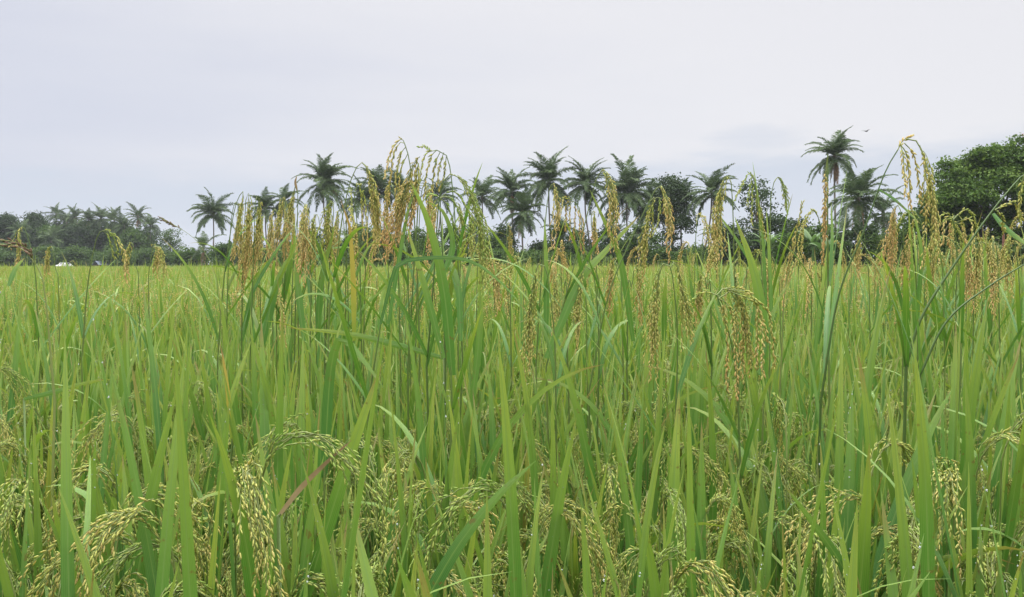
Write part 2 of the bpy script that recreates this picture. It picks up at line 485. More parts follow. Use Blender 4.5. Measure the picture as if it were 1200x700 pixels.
def nod(k, base, az, up, reach, drop, n=12):
    """A rachis that rises, arches over in direction az and hangs down."""
    a = np.array([math.cos(az), math.sin(az), 0])
    P = [base, base + a * reach * 0.12 + np.array([0, 0, up * 0.7]), base + a * reach * 0.45 + np.array([0, 0, up]),
         base + a * reach * 0.85 + np.array([0, 0, up - drop * 0.35]), base + a * reach + np.array([0, 0, up - drop])]
    return smooth_line(P, n)

# ------------------------------------------------------------------ rice hills (clumps)
def hill_layout(k, ntill, tall=1.0):
    az = k.uniform(0, 2 * PI, ntill); rad = k.uniform(0.01, 0.04, ntill)
    out = k.uniform(0.03, 0.115, ntill)
    foot = np.stack([rad * np.cos(az), rad * np.sin(az), 0 * az], 1)
    node = np.stack([out * np.cos(az), out * np.sin(az), k.uniform(0.58, 0.80, ntill) * tall], 1)
    return az, foot, node

def dew(k, g, P, S, N, W, n=14):
    for q in range(n):
        i = int(k.integers(2, len(P) - 1)); u = k.uniform(-.35, .35)
        sgn = 1 if N[i, 2] > 0 or k.uniform() < .3 else -1
        c = P[i] + S[i] * W[i] * u + (P[min(i + 1, len(P) - 1)] - P[i]) * k.uniform(0, 1) + N[i] * sgn * 0.0012
        rr = k.uniform(0.0004, 0.0013)
        spindles(g, (c - np.array([0, 0, rr]))[None], np.array([[0, 0, 1.0]]), np.array([rr * 2]), np.array([rr * 2]), np.array([.5]), np.array([.5]), k, 7, ((.15, .72), (.5, 1.), (.85, .72)), 3)

def near_hill(k, name, label, full, ntill=10, plow=0.0, npan=6, wmul=1.0, rlo=0.0, rhi=1.0):
    az, foot, node = hill_layout(k, ntill)
    root = thing(name, (0, 0, 0), label, 'rice plant')
    gs = Geo()
    for i in range(ntill):
        tube(gs, smooth_line([foot[i], (foot[i] + node[i]) * 0.5 + k.normal(0, 0.008, 3), node[i]], 5), np.linspace(0.0032, 0.0018, 5), 5, (0.5, 0.5, k.uniform(0.1, 0.6)), 1)
    gs.build('stem', RICE, root)
    fol = Geo()
    def put(g):
        if not full: fol.merge(g); return None
        return g.build('leaf', RICE, root)
    for i in range(ntill):
        for lev in range(3):
            if lev == 2 and k.uniform() < 0.12: continue
            g = Geo()
            f = (1.0, 0.74, 0.5)[lev]
            b = foot[i] * (1 - f) + node[i] * f
            L = (k.uniform(0.28, 0.46), k.uniform(0.36, 0.54), k.uniform(0.36, 0.5))[lev]
            tilt = (abs(k.normal(0.11, 0.11)), abs(k.normal(0.18, 0.13)), k.uniform(0.2, 0.6))[lev]
            bend = k.uniform(0.0, 0.30) if k.uniform() < 0.92 else k.uniform(1.0, 2.0)
            if lev == 2: bend += k.uniform(0.2, 0.8)
            LP, LS, LN, LW = leaves(g, b[None], np.array([az[i] + k.normal(0, 0.9)]), np.array([tilt]), np.array([bend]), np.array([L]), np.array([k.uniform(0.0125, 0.0220) * wmul * (0.8 if bend > 0.9 else 1)]),
                   np.array([k.normal(0, 0.7)]), np.array([k.normal(0, 0.7)]), np.array([k.uniform(0.1, 0.45)]), np.array([k.uniform(rlo, rhi) if k.uniform() < .96 else .99]), 11, azb=k.normal(0, 0.25))
            if full and k.uniform() < 0.10: dew(k, g, LP[0], LS[0], LN[0], LW[0])
            put(g)
    if not full: fol.build('foliage', RICE, root)
    for ip in range(npan):
        i = ip % ntill
        a = az[i] + k.normal(0, 0.5)
        rp = k.uniform(-0.12, 0.16)
        ra = nod(k, node[i] + np.array([0, 0, k.uniform(0.06, 0.17) - plow]), a, k.uniform(0.05, 0.10), k.uniform(0.08, 0.16), k.uniform(0.12, 0.22), 14)
        if full: g = tail_geo(k, ra, int(k.integers(8, 13)), k.uniform(0.022, 0.034), rp, rp + k.uniform(.15, .4), spacing=k.uniform(0.0048, 0.0062), glen=0.0090, gw=0.0022, out=0.36)
        else: g = tail_geo(k, ra, 10, 0.030, rp, rp + 0.25, spacing=0.0072, glen=0.011, gw=0.0032, sides=4, rings=((0.45, 1.0),), out=0.36)
        tube(g, smooth_line([node[i], (node[i] + ra[0]) / 2, ra[0]], 4), 0.0012, 4, (0.5, 0.5, 0.6), 1)
        g.build('panicle', RICE, root)
    return root

def hidden_slots():
    rows = []
    y = 0.80; row = 0
    while y < 4.55:
        half = y * 0.62 + 0.16
        n = int(half / 0.105)
        for i in range(-n, n + 1):
            rows.append((row, i * 0.21 + (0.1 if row % 2 else 0) + rng.normal(0, 0.022), y + rng.normal(0, 0.02)))
        y += 0.21 if y < 2.4 else 0.25; row += 1
    return rows

ORD = ['first', 'second', 'third', 'fourth', 'fifth', 'sixth', 'seventh', 'eighth', 'ninth', 'tenth', 'eleventh', 'twelfth', 'thirteenth', 'fourteenth', 'fifteenth', 'sixteenth', 'seventeenth', 'eighteenth', 'nineteenth', 'twentieth']
slots = hidden_slots()
NFULL = 2.15
protos_front = [near_hill(np.random.default_rng(100 + i), 'rice_plant', 'x', True, 12, -0.01, 11, 1.04, 0.05, 0.85) for i in range(6)]
protos_full = [near_hill(np.random.default_rng(150 + i), 'rice_plant', 'x', True, 12, 0.02, 8, 0.98, 0.15, 0.9) for i in range(7)]
protos_far = [near_hill(np.random.default_rng(200 + i), 'rice_plant', 'x', False, 12, 0.05, 5, 0.85, 0.4, 0.97) for i in range(6)]
by_row = {}
for s in slots: by_row.setdefault(s[0], []).append(s)
used = set()
NHILL = 0
for row, ss in by_row.items():
    ss.sort(key=lambda s: s[1])
    inview = [s for s in ss if abs(s[1]) < s[2] * 0.60]
    for s in ss:
        _, x, y = s
        if abs(x) > y * 0.60 + 0.13: continue
        fullp = y < NFULL
        pl = protos_front if y < 1.4 else protos_full if fullp else protos_far
        p = pl[int(rng.integers(len(pl)))]
        if row < 6 and s in inview:
            lab = '%s green rice clump from the left in the %s row of the field' % (ORD[inview.index(s)].capitalize(), 'front' if row == 0 else ORD[row])
        elif row < 6:
            lab = 'green rice clump cut by the photo edge in the front rows'
        elif fullp:
            lab = 'green rice clump with pale nodding panicles a few rows into the field'
        else:
            lab = 'yellowish green rice clump in the crowded rows behind the front clumps'
        grp = 'rice clumps in the front rows' if fullp else 'rice clumps in the rows farther back'
        sc = float(rng.uniform(0.92, 1.05)) * (0.99 if y < 1.3 else 0.965)
        loc = (x, y, 0); rz = float(rng.uniform(0, 6.28))
        if p not in used:
            used.add(p); p.location = loc; p.rotation_euler = (0, 0, rz); p.scale = (sc,) * 3; p['label'] = lab; p['group'] = grp
        else:
            copy_thing(p, loc, rz, sc, lab, grp)
        NHILL += 1
print('hills', NHILL, 'unused', [p.name for p in protos_front + protos_full + protos_far if p not in used])

# ------------------------------------------------------------------ the rest of the field: one stuff mesh
def lod_hill(k, lod):
    g = Geo()
    nl, seg, wmul = ((15, 5, 1.0), (13, 3, 1.25), (9, 3, 2.2))[lod]
    sprd = (0.09, 0.10, 0.22)[lod]
    az = k.uniform(0, 6.28, nl); o = k.uniform(0.0, sprd, nl)
    base = np.stack([o * np.cos(az), o * np.sin(az), k.uniform(0.5, 0.8, nl)], 1)
    bend = np.where(k.uniform(0, 1, nl) < 0.85, k.uniform(0, 0.35, nl), k.uniform(0.9, 2.0, nl))
    leaves(g, base, az + k.normal(0, 0.8, nl), np.abs(k.normal(0.14, 0.1, nl)), bend, k.uniform(0.34, 0.50, nl), k.uniform(0.011, 0.017, nl) * wmul,
           k.normal(0, 0.7, nl), k.normal(0, 0.6, nl), k.uniform(0.1, 0.4, nl), k.uniform(0.35, 0.9, nl), seg)
    npan = (3, 2, 2)[lod]
    for i in range(npan):
        a = k.uniform(0, 6.28); rp = k.uniform(0.1, 0.6)
        b = np.array([0.06 * math.cos(a), 0.06 * math.sin(a), k.uniform(0.86, 1.0)])
        ra = nod(k, b, a, k.uniform(0.05, 0.1), k.uniform(0.06, 0.12), k.uniform(0.07, 0.16), 8)
        if lod == 0:
            pg = panicle_geo(k, ra, 7, 8, 0.10, 0.5, rp, rp + 0.2, glen=0.011, gw=0.0045, sides=4, rings=((0.4, 1.0),), hang=0.75, tubes=False)
            tube(pg, ra, 0.0012, 3, (0.5, 0.5, 0.8), 1)
        elif lod == 1:
            pg = panicle_geo(k, ra, 5, 4, 0.10, 0.5, rp, rp + 0.2, glen=0.02, gw=0.007, sides=3, rings=((0.4, 1.0),), hang=0.75, tubes=False)
        else:
            pg = panicle_geo(k, ra, 4, 3, 0.12, 0.5, rp, rp + 0.2, glen=0.04, gw=0.014, sides=3, rings=((0.4, 1.0),), hang=0.75, tubes=False)
        g.merge(pg)
    return g

def tall_head(k, lod):
    """A panicle that stands above the leaves on a long stem."""
    g = Geo()
    a = k.uniform(0, 6.28); rp = k.uniform(0.1, 0.42)
    top = k.uniform(1.10, 1.30)
    b = np.array([0.0, 0.0, top]) + np.array([math.cos(a), math.sin(a), 0]) * 0.03
    ra = nod(k, b, a, k.uniform(0.04, 0.08), k.uniform(0.06, 0.13), k.uniform(0.15, 0.25), 12)
    kw = (dict(glen=0.011, gw=0.0045, sides=4), dict(glen=0.018, gw=0.007, sides=3))[lod]
    pg = tail_geo(k, ra, (8, 6)[lod], 0.014, rp, rp + 0.25, (0.007, 0.011)[lod], rings=((0.4, 1.0),), tubes=False, **kw)
    tube(pg, np.vstack([[0, 0, 0.4], b * [0.5, 0.5, 0.7], ra]), 0.0016, 3, (0.5, 0.5, 0.5), 1)
    g.merge(pg)
    n = 2
    az = k.uniform(0, 6.28, n)
    leaves(g, np.tile(b * [1, 1, 0.72], (n, 1)), az, k.uniform(0.05, 0.35, n), k.uniform(0, 0.8, n), k.uniform(0.3, 0.45, n), k.uniform(0.010, 0.015, n), k.normal(0, 0.6, n), k.normal(0, 0.5, n), 0.2 + 0 * az, k.uniform(0.3, 0.9, n), 5)
    return g

def scatter(G, templates, pos, rz, sc, dr):
    pick = rng.integers(0, len(templates), len(pos))
    for ti, tpl in enumerate(templates):
        idx = np.nonzero(pick == ti)[0]
        if not len(idx): continue
        V, A = tpl.arrays()
        c, s = np.cos(rz[idx])[:, None], np.sin(rz[idx])[:, None]
        s_ = sc[idx][:, None]
        X = (V[None, :, 0] * c - V[None, :, 1] * s) * s_ + pos[idx][:, 0:1]
        Yy = (V[None, :, 0] * s + V[None, :, 1] * c) * s_ + pos[idx][:, 1:2]
        Z = V[None, :, 2] * s_ + pos[idx][:, 2:3]
        AA = np.broadcast_to(A[None], (len(idx), *A.shape)).copy()
        AA[..., 2] = AA[..., 2] + dr[idx][:, None]
        off = (np.arange(len(idx)) * len(V))[:, None, None]
        for f, m in zip(tpl.f, tpl.m):
            G.f.append((off + f[None]).reshape(-1, f.shape[1]) + G.n)
            G.m.append(np.tile(m, len(idx)))
        G.v.append(np.stack([X, Yy, Z], -1).reshape(-1, 3)); G.a.append(AA.reshape(-1, 3)); G.n += len(idx) * len(V)

def edge_y(x):
    """Far edge of the rice: near the right-hand tree, far on the left."""
    return np.interp(x, [-200, -90, -30, 10, 40, 80], [205, 195, 118, 104, 66, 60])

def grid(y0, y1, step, keep=1.0):
    out = []
    ys = np.arange(y0, y1, step)
    for y in ys:
        h = y * 0.64 + 0.3
        xs = np.arange(-h, h, step)
        out.append(np.stack([xs, np.full(len(xs), y)], 1))
    p = np.concatenate(out); p += rng.normal(0, step * 0.22, p.shape)
    if keep < 1: p = p[rng.uniform(0, 1, len(p)) < keep]
    p = p[p[:, 1] < edge_y(p[:, 0])]
    return np.concatenate([p, np.zeros((len(p), 1))], 1)

FIELD = Geo()
k0 = np.random.default_rng(31)
T0 = [lod_hill(k0, 0) for _ in range(7)]; T1 = [lod_hill(k0, 1) for _ in range(7)]; T2 = [lod_hill(k0, 2) for _ in range(6)]
H0 = [tall_head(k0, 0) for _ in range(8)]; H1 = [tall_head(k0, 1) for _ in range(8)]
def put_field(T, y0, y1, step, keep=1.0):
    p = grid(y0, y1, step, keep)
    n = len(p)
    scatter(FIELD, T, p, rng.uniform(0, 6.28, n), rng.uniform(0.92, 1.10, n) * (1 + 0.035 * np.sin(p[:, 0] * 0.9 + 1.3 * np.sin(p[:, 1] * 0.35)) * np.clip(p[:, 1] / 12, 0, 1)), rng.uniform(-0.1, 0.15, n))
    return n
print('field', put_field(T0, 4.68, 9.0, 0.22), put_field(T1, 9.0, 25.0, 0.25), put_field(T2, 25.0, 60.0, 0.5), put_field(T2, 60.0, 205.0, 1.05))
def put_tall(T, y0, y1, dens, f):
    n = int(dens * 0.5 * 1.28 * (y1 ** 2 - y0 ** 2))
    y = np.sqrt(rng.uniform(y0 ** 2, y1 ** 2, n)); u = rng.uniform(-0.64, 0.64, n)
    ok = rng.uniform(0, 1, n) < f(u)
    p = np.stack([u * y, y, 0 * y], 1)[ok]
    p = p[p[:, 1] < edge_y(p[:, 0])]
    n = len(p)
    scatter(FIELD, T, p, rng.uniform(0, 6.28, n), rng.uniform(0.93, 1.045, n), rng.uniform(-0.1, 0.15, n))
pb = np.stack(np.meshgrid(np.arange(-4.2, 4.2, 0.24), np.arange(-3.6, 4.6, 0.24)), -1).reshape(-1, 2)  # unseen rice behind and beside the camera, added to block side light
pb = pb + rng.normal(0, .04, pb.shape)
pb = pb[(pb[:, 1] < -0.75) | ((pb[:, 1] > 0.62) & (np.abs(pb[:, 0]) > pb[:, 1] * 0.60 + 0.22))]
nb_ = len(pb)
scatter(FIELD, T0, np.concatenate([pb, np.zeros((nb_, 1))], 1), rng.uniform(0, 6.28, nb_), rng.uniform(.92, 1.02, nb_), rng.uniform(-.1, .1, nb_))
dens_u = lambda u: np.interp(u, [-0.6, -0.3, -0.05, 0.1, 0.3, 0.6], [0.10, 0.12, 0.4, 0.8, 1.0, 1.0])
put_tall(H0, 3.6, 9.0, 2.2, dens_u)
put_tall(H1, 9.0, 30.0, 1.3, dens_u)
put_tall(H1, 30.0, 70.0, 0.35, dens_u)
nM = 42
yM = rng.uniform(2.5, 5.5, nM); uM = np.where(rng.uniform(0, 1, nM) < 0.7, rng.uniform(-0.31, 0.0, nM), rng.uniform(0.0, 0.36, nM))
scatter(FIELD, H0, np.stack([uM * yM, yM, 0 * yM], 1), rng.uniform(0, 6.28, nM), rng.uniform(0.98, 1.09, nM), rng.uniform(-0.15, 0.05, nM))
# the taller stand on the right, above the line of the eye
nR = 85
yR = rng.uniform(2.9, 7.0, nR); uR = np.where(rng.uniform(0, 1, nR) < 0.75, rng.uniform(0.42, 0.62, nR), rng.uniform(0.2, 0.42, nR))
scatter(FIELD, H0, np.stack([uR * yR, yR, 0 * yR], 1), rng.uniform(0, 6.28, nR), rng.uniform(1.03, 1.13, nR), rng.uniform(-0.25, 0.0, nR))
fo = FIELD.build('rice_crop', RICE)
tag(fo, 'ripening yellow green rice crop stretching back to the line of palms', 'rice crop', kind='stuff')
print('field verts', FIELD.n)

# ------------------------------------------------------------------ ground
g = Geo()
g.add([(-900, -60, 0), (900, -60, 0), (900, 1000, 0), (-900, 1000, 0)], [(0, 1, 2, 3)], (0, 0, 0.5))
tag(g.build('ground', [M_GROUND], smooth=False), 'flat dark earth under the rice and the trees', 'ground', kind='structure')

# ------------------------------------------------------------------ tall rice stalks placed from the photograph
def line3(pts, Y, k, wob=0.02, n=18):
    dy0 = k.normal(0, wob); dy1 = k.normal(0, wob)
    m = len(pts)
    P = [at(x, y, Y + dy0 + (dy1 - dy0) * i / max(1, m - 1)) for i, (x, y) in enumerate(pts)]
    return smooth_line(P, n)

HM = [M_LEAF, M_STEM, M_HUSK]
def tall_stalk(name, label, Y, stem, heads=(), strands=(), blades=(), group='tall rice stalks standing above the crop', husk=False, r=0.5, seed=0, stem_r=0.0017, cat='rice stalk'):
    """All points are photo pixels, taken to the distance Y."""
    k = np.random.default_rng(1000 + seed)
    px = Y / F
    low = at(*stem[0], Y)
    foot = np.array([low[0] + k.normal(0, 0.03), Y + k.normal(0, 0.03), 0.0])
    root = thing(name, foot, label, cat, group)
    rel = lambda P: P - foot
    g = Geo()
    S = line3(stem, Y, k, 0.0, 20)
    S = np.vstack([[foot], [foot * 0.5 + S[0] * 0.5 + k.normal(0, 0.006, 3)], S]) if low[2] > 0.25 else np.vstack([[foot], S])
    tube(g, rel(S), np.linspace(stem_r * 1.35, stem_r * 0.6, len(S)), 5, (0.5, 0.5, r), 1)
    g.build('stem', RICE, root)
    for hd in heads:
        pts, w, r0, r1 = hd[:4]
        opt = hd[4] if len(hd) > 4 else {}
        R = line3(pts, Y, k, 0.015, 16)
        L = np.linalg.norm(np.diff(R, axis=0), axis=1).sum()
        pg = tail_geo(k, R, opt.get('ns', max(4, int(w * px / 0.0012))), w * px * 0.72, r0 - .05 if not husk else r0, r1 - .08 if not husk else r1, spacing=opt.get('sp', 0.0056))
        V, A = pg.arrays(); pg.v = [rel(V)]; pg.a = [A]
        pg.build('panicle', HM if husk else RICE, root)
    if strands:
        pg = Geo()
        for pts, r0, r1 in strands:
            pg.merge(strand_geo(k, rel(line3(pts, Y, k, 0.02, 14)), r0 - (0 if husk else .04), r1 - (0 if husk else .08)))
        pg.build('panicle', HM if husk else RICE, root)
    Zt = S[-1][2]
    for q in range(2 if cat == 'rice stalk' else 0):
        zz = Zt - k.uniform(0.22, 0.42); j = int(np.argmin(np.abs(S[:, 2] - zz)))
        g = Geo()
        leaves(g, rel(S[j])[None], np.array([k.uniform(0, 2 * PI)]), np.array([k.uniform(.2, .65)]), np.array([k.uniform(0, .6) if k.uniform() < .7 else k.uniform(.9, 1.9)]), np.array([min(k.uniform(.22, .36), (Zt - zz) * 0.95)]),
               np.array([k.uniform(.008, .013)]), np.array([k.normal(0, .6)]), np.array([k.normal(0, .6)]), np.array([.3]), np.array([k.uniform(.4, .92)]), 10)
        g.build('leaf', RICE, root)
    for bd in blades:
        pts, w, rr = bd[:3]
        mat = bd[3] if len(bd) > 3 else M_LEAF
        P = rel(line3(pts, Y, k, 0.03, 16))
        T = nrm(np.gradient(P, axis=0))
        ang = k.uniform(-0.6, 0.6)
        S_ = nrm(np.cross(T, np.array([math.sin(ang), math.cos(ang), 0.15])))
        N_ = np.cross(S_, T)
        t = np.linspace(0, 1, 16)
        prof = np.clip(0.55 + t * 1.4, 0, 1) * np.clip(1 - t ** 2.2, 0, 1) ** 0.85
        g = Geo()
        ribbon(g, P[None], S_[None], N_[None], (w * 0.85 * px * prof + 0.0004)[None], k.uniform(0.1, 0.35), min(.92, rr + .25) if rr > .15 else rr)
        o = g.build('leaf', [mat] + RICE[1:], root)
        if mat is M_YEL: o['label'] = 'yellowing leaf blade'
        if mat is M_DRY: o['label'] = 'dry brown leaf blade'
    return root

